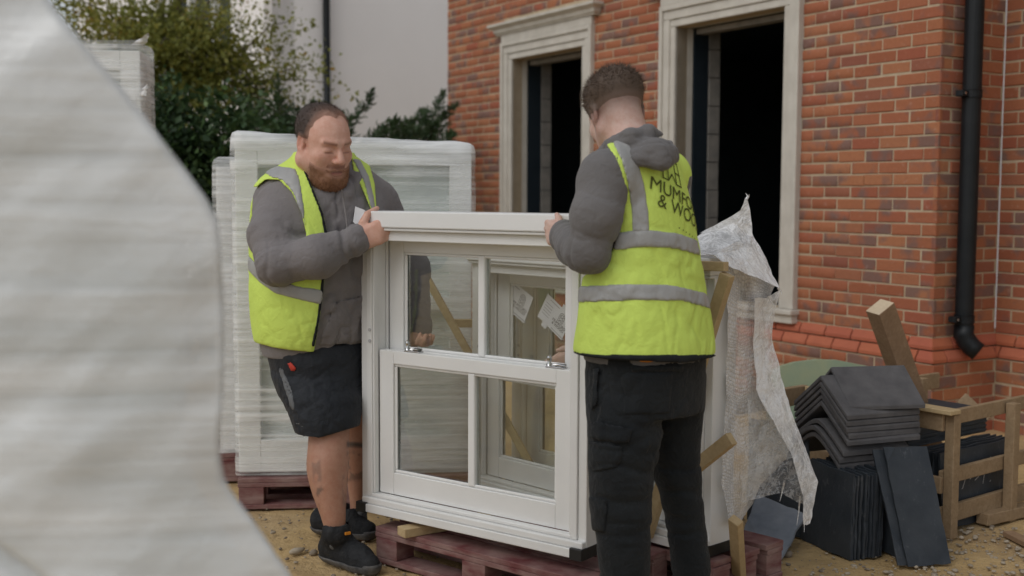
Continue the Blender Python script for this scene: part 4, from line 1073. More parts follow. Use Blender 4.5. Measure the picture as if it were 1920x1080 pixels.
# ------------------------------------------------------------------ ridge tiles
def ridge_tile(label, origin, ang, wid, rise, thick, length, soft, group, name='ridge_tile'):
    """inverted-V tile: local x along the ridge, y across"""
    n = 6 if soft else 1; top = []
    for i in range(-8, 9):
        t = i / 8.0; y = t * wid / 2; z = rise * (1 - abs(t))
        if soft: z = rise * (1 - (abs(t) ** 1.25) * .97 - .03) if abs(t) > .18 else rise * (1 - (.18 ** 1.25) * .97 - .03) + (.18 - abs(t)) * rise * .35
        top.append((y, z))
    prof = top + [(y, z - thick * 1.15) for y, z in reversed(top)]
    m = MB(); jx = rng.uniform(-.002, .002)
    m.prism(prof, lambda y, z, e: (jx + (e - .5) * length, y, z))
    # end lip
    o = m.build(name, MAT['concrete_tile'], None, bevel=.003)
    o.location = origin; o.rotation_euler = (0, 0, ang); return tag(o, label, 'roof tile', group)
tc = at(1603, 800, 4.86)
wid, rise = .36, .135
zb = float(at(1600, 868, 4.70)[2])
RT = 'stacked concrete ridge tiles'
zs = [0, .029, .058, .104, .130, .156, .182, .208]
ords = ['lowest', 'second lowest', 'third lowest', 'fourth lowest', 'fourth highest', 'third highest', 'second highest', 'topmost square-set']
tile_rot = rad(22)
for i, dz in enumerate(zs):
    soft = i < 3
    ridge_tile(('rounded ' if soft else 'sharp-angled ') + 'charcoal ridge tile, ' + ords[i] + ' of the tile stack', (tc[0] + rng.uniform(-.008, .008) - (.03 if soft else 0), tc[1] + rng.uniform(-.006, .006), zb + dz), tile_rot + rng.uniform(-.03, .03), wid if not soft else .34, rise if not soft else .115, .018, .36 if not soft else .33, soft, RT)
ridge_tile('loose charcoal ridge tile set skew on top of the tile stack', (tc[0] + .05, tc[1] + .01, zb + .236), tile_rot + rad(-11), wid * .98, rise, .016, .33, False, RT)

# ------------------------------------------------------------------ slates
def slate(label, center, size, R, mat='slate', group=None, name='roof_slate', jag=.004):
    """thin slate with chipped edges; local x width, z height, y thickness"""
    w, h, t = size; m = MB(); n = 9; pts = []
    for (a, b) in (((-w / 2, -h / 2), (w / 2, -h / 2)), ((w / 2, -h / 2), (w / 2, h / 2)), ((w / 2, h / 2), (-w / 2, h / 2)), ((-w / 2, h / 2), (-w / 2, -h / 2))):
        for k in range(n):
            f = k / n; j = jag if 0 < k else jag * .4
            pts.append((a[0] + (b[0] - a[0]) * f + rng.uniform(-j, j), a[1] + (b[1] - a[1]) * f + rng.uniform(-j, j)))
    m.prism(pts, lambda x, z, e: (x, (e - .5) * t + rng.uniform(-.0008, .0008), z))
    o = m.build(name, MAT[mat], None); o.matrix_world = Matrix.Translation(center) @ R
    return tag(o, label, 'slate', group)
def RotZ(a): return Matrix.Rotation(rad(a), 4, 'Z')
def RotX(a): return Matrix.Rotation(rad(a), 4, 'X')
SG = 'roof slates standing on edge'
# pack of slates standing on edge: front face to the camera, edges stepping back to the right
q0 = atz(1506, 1012, 0); q1 = atz(1596, 1052, 0); qd = (q1 - q0)[:2]; qa = math.degrees(math.atan2(qd[1], qd[0])); qw = float(np.linalg.norm(qd)); qn = np.array([-qd[1], qd[0]]) / qw
hs = zb - .004
sl_names = ['front slate of the dark pack standing under the ridge tiles', 'last slate of the standing pack, next to the leaning slate']
for i in range(14):
    c2 = (q0 + q1)[:2] / 2 + qn * i * .0115 + qd / qw * rng.uniform(-.008, .008); hh = hs - rng.uniform(.0, .016)
    slate(sl_names[0] if i == 0 else sl_names[1] if i == 13 else 'dark slate standing on edge within the pack under the ridge tiles', Vector((c2[0], c2[1], hh / 2 + .001)), (qw, hh - .002, .0085), RotZ(qa + rng.uniform(-1, 1)) @ RotX(-1.0), group=SG if 0 < i < 13 else None)
for i in range(7):
    c2 = (q0 + q1)[:2] / 2 + qn * (.20 + i * .026); slate('dark slate standing in the rear pack that carries the ridge tiles', Vector((c2[0], c2[1], hs / 2 - .004)), (qw + .05, hs - .012, .009), RotZ(qa) @ RotX(-.6), group='rear pack slates')
# tall leaning slate with a second one just behind it
pb = atz(1730, 1062, 0); pt = at(1690, 845, 4.66)
hgt = float(np.linalg.norm(pt - pb))
def leaning(label, bx, by, tx, ty, yb, yt, mat='slate', t=.009):
    """slate whose bottom-left/right and top-left/right picture points are given at depths yb, yt"""
    P = [at(bx[0], bx[1], yb[0]), at(bx[2], bx[3], yb[1]), at(tx[2], tx[3], yt[1]), at(tx[0], tx[1], yt[0])]
    P = [Vector(p) for p in P]; n = (P[1] - P[0]).cross(P[3] - P[0]).normalized(); m = MB(); ring = []
    for a, b in zip(P, P[1:] + P[:1]):
        for k in range(8):
            q = a.lerp(b, k / 8); ring.append(q + Vector((rng.uniform(-1, 1), rng.uniform(-1, 1), rng.uniform(-1, 1))) * (.0028 if k else .001))
    c = sum(P, Vector()) / 4; nn = len(ring)
    vs = [q - c for q in ring] + [q - c - n * t for q in ring]
    fs = [tuple(range(nn)), tuple(range(2 * nn - 1, nn - 1, -1))] + [((i + 1) % nn, i, nn + i, nn + (i + 1) % nn) for i in range(nn)]
    m.add(vs, fs); o = m.build('roof_slate', MAT[mat], None); o.location = c
    for q in o.data.vertices: pass
    lowest = min(v.co.z for v in o.data.vertices) + c.z
    o.location.z -= lowest - .001
    return tag(o, label, 'slate')
leaning('tall dark slate leaning outermost against the slate pack', (1703, 1066, 1784, 1060), None, (1656, 842, 1738, 840), None, (4.44, 4.46), (4.565, 4.605))
leaning('narrow dark slate edge showing behind the leaning slate', (1684, 1060, 1770, 1056), None, (1637, 843, 1726, 843), None, (4.452, 4.472), (4.580, 4.620))
leaning('square pale grey dusty slate propped beneath the bubble wrap', (1385, 1002, 1462, 1034), None, (1420, 912, 1512, 948), None, (4.66, 4.50), (4.86, 4.74), 'slate_dusty', .010)

leaning('dark slate standing behind the dusty slate, seen past the bubble wrap', (1418, 985, 1512, 1012), None, (1428, 800, 1516, 812), None, (4.98, 4.80), (5.06, 4.88), 'slate', .010)
leaning('rearmost dark slate standing behind the bubble wrap hem', (1400, 975, 1500, 1000), None, (1405, 785, 1500, 795), None, (5.06, 4.90), (5.14, 4.98), 'slate', .010)
def paper_tag():
    P = [at(666, 387, 4.515), at(684, 394, 4.50), at(678, 413, 4.50), at(671, 424, 4.505), at(662, 416, 4.515)]
    m = MB(); c = sum(P) / 5; off = np.array([.0005, .0012, 0]); n = len(P)
    m.add([p - c for p in P] + [p - c + off for p in P], [tuple(range(n)), tuple(range(2 * n - 1, n - 1, -1))] + [((i + 1) % n, i, n + i, n + (i + 1) % n) for i in range(n)])
    o = m.build('paper_tag', MAT['label_paper'], None); o.location = c; tag(o, 'torn white paper tag at the top corner of the carried window', 'label')
paper_tag()
# ------------------------------------------------------------------ timber crate with slates in it
CG = MB()
cr = empty('timber_crate', tuple(atz(1785, 1005, 0)), label='rough timber crate of open rails holding dark slates', cat='crate')
def rail(name, a, b, w, h, up=(0, 0, 1), mat='pine_weathered'):
    m = MB(); m.beam(a, b, w, h, up); return m.build(name, MAT[mat], cr, world=True, bevel=.003)
p0 = atz(1780, 1008, 0.0); p1 = atz(1892, 975, 0.0)
fx = (p1 - p0); fx[2] = 0; fl = np.linalg.norm(fx); fx = fx / fl          # front side of the crate, left to right
bxv = np.array([-fx[1], fx[0], 0])                                        # going back
def cp(u, v, z): q = p0 + fx * u + bxv * v; return (float(q[0]), float(q[1]), z)
Ht = float(at(1790, 775, p0[1] - .01)[2])
cw = .62
for (u, v) in ((0, 0), (fl, 0), (fl + .30, 0), (0, .66), (fl + .3, .66)):
    rail('post', cp(u, v, 0.0), cp(u, v, Ht - .005), .048, .045, up=tuple(bxv))
for z, hh in ((Ht - .03, .062), (Ht * .47, .062), (.085, .075)):
    rail('rail', cp(-.02, .038, z), cp(fl + .5, .038, z + .012), .022, hh)
lr = at(1690, 752, p0[1] + .28)
for z, hh in ((Ht - .04, .075), (Ht * .42, .07)):
    rail('side_rail', cp(-.035, .02, z), cp(-.035, .70, z + .01), .022, hh)
rail('top_board', cp(-.03, -.03, Ht + .008), cp(-.03, .72, Ht + .012), .075, .02, mat='pine')
rail('back_rail', cp(-.02, .70, Ht - .04), cp(fl + .5, .70, Ht - .04), .022, .08)
rail('back_rail', cp(-.9, .72, Ht - .02), cp(-.03, .745, Ht - .02), .03, .085)
rail('skid', cp(fl * .6, .02, .03), cp(fl + .55, -.04, .03), .06, .05)
for i in range(12):
    o = slate('dark slate lying stacked inside the timber crate', Vector(cp(.33, .38, .34 + i * .0095 )), (.60, .30, .0088), Matrix.Rotation(math.atan2(fx[1], fx[0]) + rng.uniform(-.03, .03), 4, 'Z') @ RotX(90 + rng.uniform(-.4, .4)), group='slates stacked inside the crate')
for i in range(5):
    slate('chalk-marked dark slate standing behind the lower crate rails' if i == 0 else 'dark slate standing behind the chalk-marked slate in the crate', Vector(cp(.33, .075 + i * .03, .17)), (.58, .33, .009), Matrix.Rotation(math.atan2(fx[1], fx[0]), 4, 'Z') @ RotX(-4), group=None if i == 0 else 'slates standing in the crate')
# timber prop under the stacked slates, chalk scribble
m = MB()
for pts in ([(0, .05), (.03, .075), (.045, .05), (.02, -.02), (.0, -.05)], [(.07, .01), (.085, .02)], [(.11, .0), (.135, .012)], [(.215, .09), (.18, .03), (.175, -.03), (.20, -.05), (.235, -.02)]):
    v, f = strip2d(pts, .004); m.add([cp(.18 + x, .0685 - (z * .07), .19 + z) for x, z in v], f)
m.build('chalk_mark', MAT['ink_faint'], [o for o in bpy.data.objects if o.get('label') == 'chalk-marked dark slate standing behind the lower crate rails'][0], world=True)
# leaning timber post, thin offcut, curved green board
a = at(1712, 752, 5.55); b = at(1650, 575, 5.35)
pf = np.array(a) + (np.array(a) - np.array(b)) * 1.2
k = (0.0 - b[2]) / (a[2] - b[2]); foot = b + (a - b) * k
post = batten('thick brown timber post leaning up behind the ridge tiles', tuple(foot), tuple(b), .10, .085, 'pine_brown', up=(.3, -1, .2), name='timber_post')
me = post.data
me.materials.append(MAT['pine_end'])
for p in me.polygons:
    if abs(p.normal.dot(Vector(b - foot).normalized())) > .9 and p.center.z > 0: p.material_index = 1
batten('thin pale offcut sticking out above the crate top', tuple(at(1802, 746, 5.75)), tuple(at(1850, 790, 5.7)), .07, .012, 'pine_weathered', up=(.2, -1, .3), name='timber_offcut')
def arched_board():
    Y = 6.0; L = [(1440, 700), (1462, 688), (1490, 680), (1530, 675), (1570, 676), (1610, 684), (1650, 692), (1690, 706), (1720, 730)]
    m = MB(); top = [Vector(at(x, y, Y - (x - 1400) * .0012)) for x, y in L]; n = len(top)
    V = [(t.x, t.y, t.z) for t in top] + [(t.x, t.y - .04, .0) for t in top]
    V += [(x, y + .035, z) for x, y, z in V]
    F = []
    for i in range(n - 1):
        F += [(i, i + 1, n + i + 1, n + i), (2 * n + i + 1, 2 * n + i, 3 * n + i, 3 * n + i + 1), (i + 1, i, 2 * n + i, 2 * n + i + 1), (n + i, n + i + 1, 3 * n + i + 1, 3 * n + i)]
    F += [(0, n, 3 * n, 2 * n), (n - 1, 3 * n - 1, 4 * n - 1, 2 * n - 1)]
    m.add(V, F); o = m.build('arched_board', MAT['green_board'], None, smooth=False)
    tag(o, 'pale green mottled board with an arched top behind the ridge tiles', 'board')
arched_board()

# ------------------------------------------------------------------ stones and rubble
def stone_mesh(r, seed, sq=(1, .8, .55)):
    bm = bmesh.new(); bmesh.ops.create_icosphere(bm, subdivisions=2, radius=1.0)
    P = np.array([v.co[:] for v in bm.verts]); k = 1 + .28 * fbm(P * 1.3 + seed * 3.3, 2)
    for v, s in zip(bm.verts, k): v.co = Vector((v.co.x * sq[0], v.co.y * sq[1], v.co.z * sq[2])) * (r * s)
    me = bpy.data.meshes.new('stone'); bm.to_mesh(me); bm.free(); return me
def stone(label, px, py, r, mat='pebble', sq=(1, .8, .5), seed=0, name='stone'):
    p = atz(px, py, 0); o = link(name, stone_mesh(r, seed, sq), MAT[mat], smooth=True); o.location = (p[0], p[1], r * sq[2] * .55); o.rotation_euler = (0, 0, rng.uniform(0, 6)); return tag(o, label, 'stone')
stone('long pale chalky stone on the sand beside the black shoe', 557, 1037, .030, 'pebble', (1.2, .6, .5), 1)
stone('rounder grey stone next to the long pale stone', 588, 1039, .020, 'pebble_dark', (1, .8, .6), 2)
stone('small stone by the red pallet corner near the trainers', 512, 1000, .014, 'pebble', (1, .8, .5), 3)
stone('brown stone at the foot of the dusty slate', 1476, 1043, .022, 'pebble_dark', (1, .9, .7), 4)
def rubble(name, label, pts, rmin, rmax, matn, seed):
    base = [np.array([v.co[:] for v in stone_mesh(1.0, s, (1, .75, .5)).vertices]) for s in range(6)]
    me0 = stone_mesh(1.0, 0); F0 = np.array([tuple(p.vertices) for p in me0.polygons]); rg = np.random.default_rng(seed); V = []; F = []; o = 0
    for (x, y) in pts:
        B = base[rg.integers(0, 6)]; r = rmin + (rmax - rmin) * rg.random() ** 2.5; a = rg.uniform(0, 6.28); c, s = math.cos(a), math.sin(a)
        Q = B * r; Q = np.c_[Q[:, 0] * c - Q[:, 1] * s, Q[:, 0] * s + Q[:, 1] * c, Q[:, 2]]; Q += [x, y, r * .12]
        V.append(Q); F.append(F0 + o); o += len(B)
    ob = link(name, np_mesh(name, np.concatenate(V), np.concatenate(F)), MAT[matn], smooth=True); tag(ob, label, 'rubble', kind='stuff')
rg = np.random.default_rng(3)
def scatter(n, x0, x1, y0, y1): return np.c_[rg.uniform(x0, x1, n), rg.uniform(y0, y1, n)]
rubble('rubble', 'pale mortar crumbs and flint rubble around the crate foot', np.concatenate([scatter(900, 1.55, 2.5, 4.2, 5.0), scatter(120, 1.0, 1.6, 4.15, 4.5)]), .002, .014, 'pebble', 1)
rubble('gravel', 'loose dark grit over the sandy ground', np.concatenate([scatter(500, .9, 2.6, 4.0, 5.2), scatter(420, -1.4, .2, 3.9, 5.3)]), .002, .012, 'pebble_dark', 2)
rubble('grit', 'fine pale grit sprinkled on the sandy ground', np.concatenate([scatter(260, -1.4, .2, 3.9, 5.3), scatter(200, .8, 1.8, 4.0, 4.8)]), .002, .009, 'pebble', 3)
batten('flat brown offcut lying in the rubble beside the crate', tuple(atz(1890, 1000, .012)), tuple(atz(1960, 1035, .012)), .05, .022, 'pine_brown', name='timber_offcut')
# ------------------------------------------------------------------ sculpting kit: signed distances on a grid, skinned with surface nets
A3 = lambda *p: np.array(p, dtype=np.float64)
def _axis(lo, hi, h, fines):
    xs = [lo]
    while xs[-1] < hi:
        x = xs[-1]; st = h
        for (a, b, hf) in fines:
            if a - h * .5 <= x < b: st = min(st, hf)
        xs.append(x + st)
    return np.array(xs, dtype=np.float32)
class SDF:
    def __init__(s, lo, hi, h, fine=()):
        s.ax = [_axis(lo[i], hi[i], h, [(f[0][i], f[1][i], f[2]) for f in fine]) for i in range(3)]
        s.d = np.full([len(a) for a in s.ax], 9.0, dtype=np.float32); s.h = h
    def copy(s):
        o = object.__new__(SDF); o.ax = s.ax; o.d = s.d.copy(); o.h = s.h; return o
    def op(s, prim, k=0.0, mode='add'):
        fn, lo, hi = prim; m = k + 4 * s.h; sl = []
        for i in range(3):
            a = max(0, np.searchsorted(s.ax[i], lo[i] - m) - 1); b = min(len(s.ax[i]), np.searchsorted(s.ax[i], hi[i] + m) + 1)
            if b <= a: return s
            sl.append(slice(a, b))
        X = s.ax[0][sl[0]][:, None, None]; Y = s.ax[1][sl[1]][None, :, None]; Z = s.ax[2][sl[2]][None, None, :]
        e = fn(X, Y, Z).astype(np.float32); v = s.d[sl[0], sl[1], sl[2]]
        if mode == 'add':
            r = np.minimum(v, e)
            if k > 0: hh = np.maximum(k - np.abs(v - e), 0) / k; r = r - hh * hh * k * .25
        else:      # subtract
            e = -e; r = np.maximum(v, e)
            if k > 0: hh = np.maximum(k - np.abs(v - e), 0) / k; r = r + hh * hh * k * .25
        s.d[sl[0], sl[1], sl[2]] = r; return s
    def pts(s, mask):
        i, j, k = np.nonzero(mask); return np.stack([s.ax[0][i], s.ax[1][j], s.ax[2][k]], 1).astype(np.float64)
    def cut(s, fn, band=.06, keep_inside=True):
        """intersect with fn(P) < 0, evaluated only near the surface"""
        m = np.abs(s.d) < band; P = s.pts(m); s.d[m] = np.maximum(s.d[m], fn(P).astype(np.float32))
        if keep_inside:
            far = s.d <= -band
            if far.any(): Q = s.pts(far); s.d[far] = np.maximum(s.d[far], fn(Q).astype(np.float32))
        return s
    def shell(s, t): s.d = np.maximum(s.d, -(s.d + t)); return s
    def nets(s):
        d = s.d; sg = d < 0; nx, ny, nz = d.shape
        cnt = np.zeros((nx - 1, ny - 1, nz - 1), dtype=np.int8)
        for a in (0, 1):
            for b in (0, 1):
                for c in (0, 1): cnt += sg[a:nx - 1 + a, b:ny - 1 + b, c:nz - 1 + c]
        act = (cnt > 0) & (cnt < 8); I, J, K = np.nonzero(act); n = len(I)
        idx = np.full(act.shape, -1, dtype=np.int32); idx[I, J, K] = np.arange(n)
        acc = np.zeros((n, 3)); num = np.zeros(n)
        ax = s.ax
        for axis_ in range(3):
            o1, o2 = [q for q in range(3) if q != axis_]
            for p in (0, 1):
                for q in (0, 1):
                    off0 = [0, 0, 0]; off0[o1] = p; off0[o2] = q; off1 = list(off0); off1[axis_] = 1
                    d0 = d[I + off0[0], J + off0[1], K + off0[2]]; d1 = d[I + off1[0], J + off1[1], K + off1[2]]
                    m = (d0 < 0) != (d1 < 0); t = np.where(m, d0 / np.where(m, d0 - d1, 1), 0)
                    ijk = (I, J, K)
                    for c in range(3):
                        a0 = ax[c][ijk[c] + off0[c]]; a1 = ax[c][ijk[c] + off1[c]]; acc[:, c] += np.where(m, a0 + (a1 - a0) * t, 0)
                    num += m
        V = acc / num[:, None]
        Fs = []
        ch = sg[:-1, 1:-1, 1:-1] != sg[1:, 1:-1, 1:-1]; i, j, k = np.nonzero(ch); j += 1; k += 1; fl = sg[i, j, k]
        q = np.stack([idx[i, j - 1, k - 1], idx[i, j, k - 1], idx[i, j, k], idx[i, j - 1, k]], 1); q[~fl] = q[~fl][:, ::-1]; Fs.append(q)
        ch = sg[1:-1, :-1, 1:-1] != sg[1:-1, 1:, 1:-1]; i, j, k = np.nonzero(ch); i += 1; k += 1; fl = sg[i, j, k]
        q = np.stack([idx[i - 1, j, k - 1], idx[i - 1, j, k], idx[i, j, k], idx[i, j, k - 1]], 1); q[~fl] = q[~fl][:, ::-1]; Fs.append(q)
        ch = sg[1:-1, 1:-1, :-1] != sg[1:-1, 1:-1, 1:]; i, j, k = np.nonzero(ch); i += 1; j += 1; fl = sg[i, j, k]
        q = np.stack([idx[i - 1, j - 1, k], idx[i, j - 1, k], idx[i, j, k], idx[i - 1, j, k]], 1); q[~fl] = q[~fl][:, ::-1]; Fs.append(q)
        return V, np.concatenate(Fs)
def vsmooth(V, F, it=1, lam=.5):
    n = len(V); e0 = F.ravel(); e1 = np.roll(F, -1, 1).ravel()
    deg = np.bincount(e0, minlength=n) + np.bincount(e1, minlength=n)
    for _ in range(it):
        S = np.stack([np.bincount(e0, V[e1, c], n) + np.bincount(e1, V[e0, c], n) for c in range(3)], 1)
        V = V + lam * (S / np.maximum(deg, 1)[:, None] - V)
    return V
def vnormals(V, F):
    fn = np.cross(V[F[:, 2]] - V[F[:, 0]], V[F[:, 3]] - V[F[:, 1]]); N = np.zeros_like(V)
    for c in range(3):
        for k in range(4): N[:, c] += np.bincount(F[:, k], fn[:, c], len(V))
    return N / np.maximum(np.linalg.norm(N, axis=1, keepdims=True), 1e-12)
def largest(V, F):
    lab = np.arange(len(V))
    while True:
        m = lab[F].min(1); new = lab.copy()
        for k in range(4): np.minimum.at(new, F[:, k], m)
        new = new[new]
        if (new == lab).all(): break
        lab = new
    u, c = np.unique(lab, return_counts=True); keep = lab == u[c.argmax()]; idx = np.cumsum(keep) - 1
    return V[keep], idx[F[keep[F[:, 0]]]]
def sculpt(sdf, name, mat, parent, disp=None, it=1, tone=None, lam=.5, loft=None, one=False):
    """loft: displace straight out from the loft's axis instead of along the normals (keeps cut edges clean)"""
    V, F = sdf.nets()
    if one: V, F = largest(V, F)
    V = vsmooth(V, F, it, lam)
    if disp is not None:
        if loft is None: N = vnormals(V, F)
        else:
            cx, cy = loft.axis(V[:, 2]); N = np.c_[V[:, 0] - cx, V[:, 1] - cy, np.zeros(len(V))]; N /= np.maximum(np.linalg.norm(N, axis=1, keepdims=True), 1e-6)
        V = V + N * disp(V)[:, None]
    me = np_mesh(name, V, F)
    if tone is not None: set_attr(me, 'tone', tone(V))
    o = link(name, me, MAT[mat], parent, world=True, smooth=True)
    return o, V, F
# primitives: (fn, lo, hi)
def cone(a, b, ra, rb):
    a = np.asarray(a, float); b = np.asarray(b, float); ab = b - a; L2 = max(float(ab @ ab), 1e-9); r = max(ra, rb)
    def fn(X, Y, Z):
        px, py, pz = X - a[0], Y - a[1], Z - a[2]; t = np.clip((px * ab[0] + py * ab[1] + pz * ab[2]) / L2, 0, 1)
        return np.sqrt((px - t * ab[0]) ** 2 + (py - t * ab[1]) ** 2 + (pz - t * ab[2]) ** 2) - (ra + (rb - ra) * t)
    return fn, np.minimum(a, b) - r, np.maximum(a, b) + r
def ell(c, r, R=None):
    c = np.asarray(c, float); r = np.asarray(r, float); R = np.eye(3) if R is None else R; m = r.max()
    def fn(X, Y, Z):
        p = (X - c[0], Y - c[1], Z - c[2]); q = [p[0] * R[0, i] + p[1] * R[1, i] + p[2] * R[2, i] for i in range(3)]
        k0 = np.sqrt(sum((q[i] / r[i]) ** 2 for i in range(3))); k1 = np.sqrt(sum((q[i] / r[i] ** 2) ** 2 for i in range(3)))
        return k0 * (k0 - 1) / np.maximum(k1, 1e-6)
    return fn, c - m, c + m
class Loft:
    """stack of elliptical sections given as picture spans (y, x_left, x_right, depth); ang = turn of the section, ratio = depth / width"""
    def __init__(s, secs, ang=0.0, ratio=1.0, n=2.0, sm=5):
        ang = rad(ang); Z = []; C = []; Aw = []; Bw = []
        for q in secs:
            y, xl, xr, d = q[:4]; rt = q[4] if len(q) > 4 else ratio
            p = at((xl + xr) / 2, y, d); w = (at(xr, y, d)[0] - at(xl, y, d)[0]) / 2
            a = w / math.sqrt(math.cos(ang) ** 2 + (rt * math.sin(ang)) ** 2); Z.append(p[2]); C.append(p[:2]); Aw.append(a); Bw.append(a * rt)
        o = np.argsort(Z); Z = np.array(Z)[o]; C = np.array(C)[o]; Aw = np.array(Aw)[o]; Bw = np.array(Bw)[o]
        s.z = np.linspace(Z[0], Z[-1], 160)
        def sm_(v):
            v = np.interp(s.z, Z, v); k = np.ones(2 * sm + 1) / (2 * sm + 1); pad = np.r_[2 * v[0] - v[sm:0:-1], v, 2 * v[-1] - v[-2:-sm - 2:-1]]
            v = np.convolve(pad, k, 'valid'); pad = np.r_[2 * v[0] - v[sm:0:-1], v, 2 * v[-1] - v[-2:-sm - 2:-1]]; return np.convolve(pad, k, 'valid')
        s.cx = sm_(C[:, 0]); s.cy = sm_(C[:, 1]); s.a = sm_(Aw); s.b = sm_(Bw); s.c, s.s = math.cos(ang), math.sin(ang); s.n = n
    def prim(s, grow=0.0, zlo=None, zhi=None):
        z0 = s.z[0] if zlo is None else zlo; z1 = s.z[-1] if zhi is None else zhi
        def fn(X, Y, Z):
            cx, cy, a, b = [np.interp(Z, s.z, v) for v in (s.cx, s.cy, s.a, s.b)]; dx, dy = X - cx, Y - cy
            u = dx * s.c + dy * s.s; v = -dx * s.s + dy * s.c
            rho = ((np.abs(u) / a) ** s.n + (np.abs(v) / b) ** s.n) ** (1 / s.n); rr = np.sqrt(u * u + v * v)
            d = np.where(rho > .25, (1 - 1 / np.maximum(rho, .25)) * rr, -3 * np.minimum(a, b) * .25) - grow
            return np.maximum(d, np.maximum(z0 - Z, Z - z1))
        m = max(s.a.max(), s.b.max()) + grow + .02
        return fn, A3(s.cx.min() - m, s.cy.min() - m, z0), A3(s.cx.max() + m, s.cy.max() + m, z1)
    def axis(s, z): return np.interp(z, s.z, s.cx), np.interp(z, s.z, s.cy)
def chain(g, pts, rs, k=.0, k0=None):
    for i in range(len(pts) - 1): g.op(cone(pts[i], pts[i + 1], rs[i], rs[i + 1]), k if i or k0 is None else k0)
def poly_sd(px, py, poly):
    """signed distance (negative inside) to a picture polygon"""
    poly = np.asarray(poly, float); d = np.full(px.shape, 1e9); inside = np.zeros(px.shape, bool); n = len(poly)
    for i in range(n):
        a = poly[i]; b = poly[(i + 1) % n]; e = b - a; wx, wy = px - a[0], py - a[1]; t = np.clip((wx * e[0] + wy * e[1]) / max(e @ e, 1e-9), 0, 1)
        d = np.minimum(d, (wx - e[0] * t) ** 2 + (wy - e[1] * t) ** 2)
        c = ((a[1] > py) != (b[1] > py)) & (px < (b[0] - a[0]) * (py - a[1]) / (b[1] - a[1] + 1e-12) + a[0]); inside ^= c
    return np.where(inside, -1, 1) * np.sqrt(d)
def poly_m(P, poly):
    x, y = toimg(P); return poly_sd(x, y, poly) * P[:, 1] / FPX
def facing(P, loft):
    """positive on the side turned to the camera"""
    cx, cy = loft.axis(P[:, 2]); vx, vy = cx, cy; l = np.hypot(vx, vy); return -((P[:, 0] - cx) * vx + (P[:, 1] - cy) * vy) / l
def cutouts(polys, loft):
    """remove the given picture polygons from the camera side only"""
    def fn(P):
        r = np.full(len(P), -9.0); f = facing(P, loft) > 0
        for pl in polys: r = np.maximum(r, np.where(f, -poly_m(P, pl), -9))
        return r
    return fn
def only(polys, loft=None):
    def fn(P):
        r = np.full(len(P), 9.0); f = np.ones(len(P), bool) if loft is None else facing(P, loft) > 0
        for pl in polys: r = np.minimum(r, np.where(f, poly_m(P, pl), 9))
        return r
    return fn
def folds(specs):
    """specs: (a, b, reach, freq along, freq across, amp, seed): ridges lying across the line a-b"""
    def fn(V):
        t_ = np.zeros(len(V))
        for (a, b, reach, f1, f2, amp, sd) in specs:
            a = np.asarray(a, float); b = np.asarray(b, float); ab = b - a; L = np.linalg.norm(ab); u = ab / L
            w = V - a; al = w @ u; q = np.clip(al, 0, L); dist = np.linalg.norm(w - q[:, None] * u, axis=1); fall = np.clip(1 - dist / reach, 0, 1); fall = fall * fall * (3 - 2 * fall)
            ax1 = np.cross(u, [0.3, 0.9, 0.31]); ax1 /= np.linalg.norm(ax1); ax2 = np.cross(u, ax1)
            Q = np.c_[al * f1, (w @ ax1) * f2, (w @ ax2) * f2] + sd
            nz_ = fbm(Q, 2); n = .55 * nz_ - 1.15 * np.exp(-(nz_ * 7.0) ** 2) + .35; t_ += amp * fall * n
        return t_
    return fn
def hand(g, wrist, dirv, side, palmn, s, curls, thumb, k=.008, spread=.0, wr=.028):
    """wrist point; dirv to the knuckles; side towards the thumb; palmn where fingers curl; curls: 4 x (mcp, pip, dip) degrees; thumb: 3 points"""
    un = lambda v: np.asarray(v, float) / np.linalg.norm(v)
    D = un(dirv); S = np.asarray(side, float); S = un(S - D * (S @ D)); N = np.asarray(palmn, float); N = un(N - D * (N @ D) - S * (N @ S))
    w = np.asarray(wrist, float)
    offs = [(.030, .094), (.010, .100), (-.011, .096), (-.030, .086)]; lens = [(.044, .026, .022), (.048, .030, .023), (.045, .028, .023), (.035, .021, .020)]
    for i, (so, do) in enumerate(offs):
        kn = w + D * do * s + S * so * s
        g.op(cone(w + S * so * .55 * s, kn, wr * .72 * s, .0135 * s), .02)
        p = kn; ang = 0.0; r = [.0118, .0104, .0095, .0075] if i < 3 else [.0105, .0092, .0085, .007]
        for j in range(3):
            ang += rad(curls[i][j]); dd = D * math.cos(ang) + N * math.sin(ang) + S * spread * (1.5 - i) * .12; q = p + un(dd) * lens[i][j] * s
            g.op(cone(p, q, r[j] * s, r[j + 1] * s), .004 if j else .01); p = q
    base = w + D * .022 * s + S * .020 * s + N * .008 * s
    pts = [base] + [np.asarray(t, float) for t in thumb]; rr = [.020, .0155, .0125, .0088]
    for i in range(len(pts) - 1): g.op(cone(pts[i], pts[i + 1], rr[i] * s, rr[i + 1] * s), .012 if i == 0 else .004)
def head_frame(F, tilt=0.0):
    F = np.asarray(F, float); F /= np.linalg.norm(F); X = np.cross(F, [0, 0, 1.0]); X /= np.linalg.norm(X); U = np.cross(X, F)
    c, s = math.cos(rad(tilt)), math.sin(rad(tilt)); X, U = X * c + U * s, U * c - X * s
    return np.stack([X, F, U], 1)          # columns: person's right, forward, up
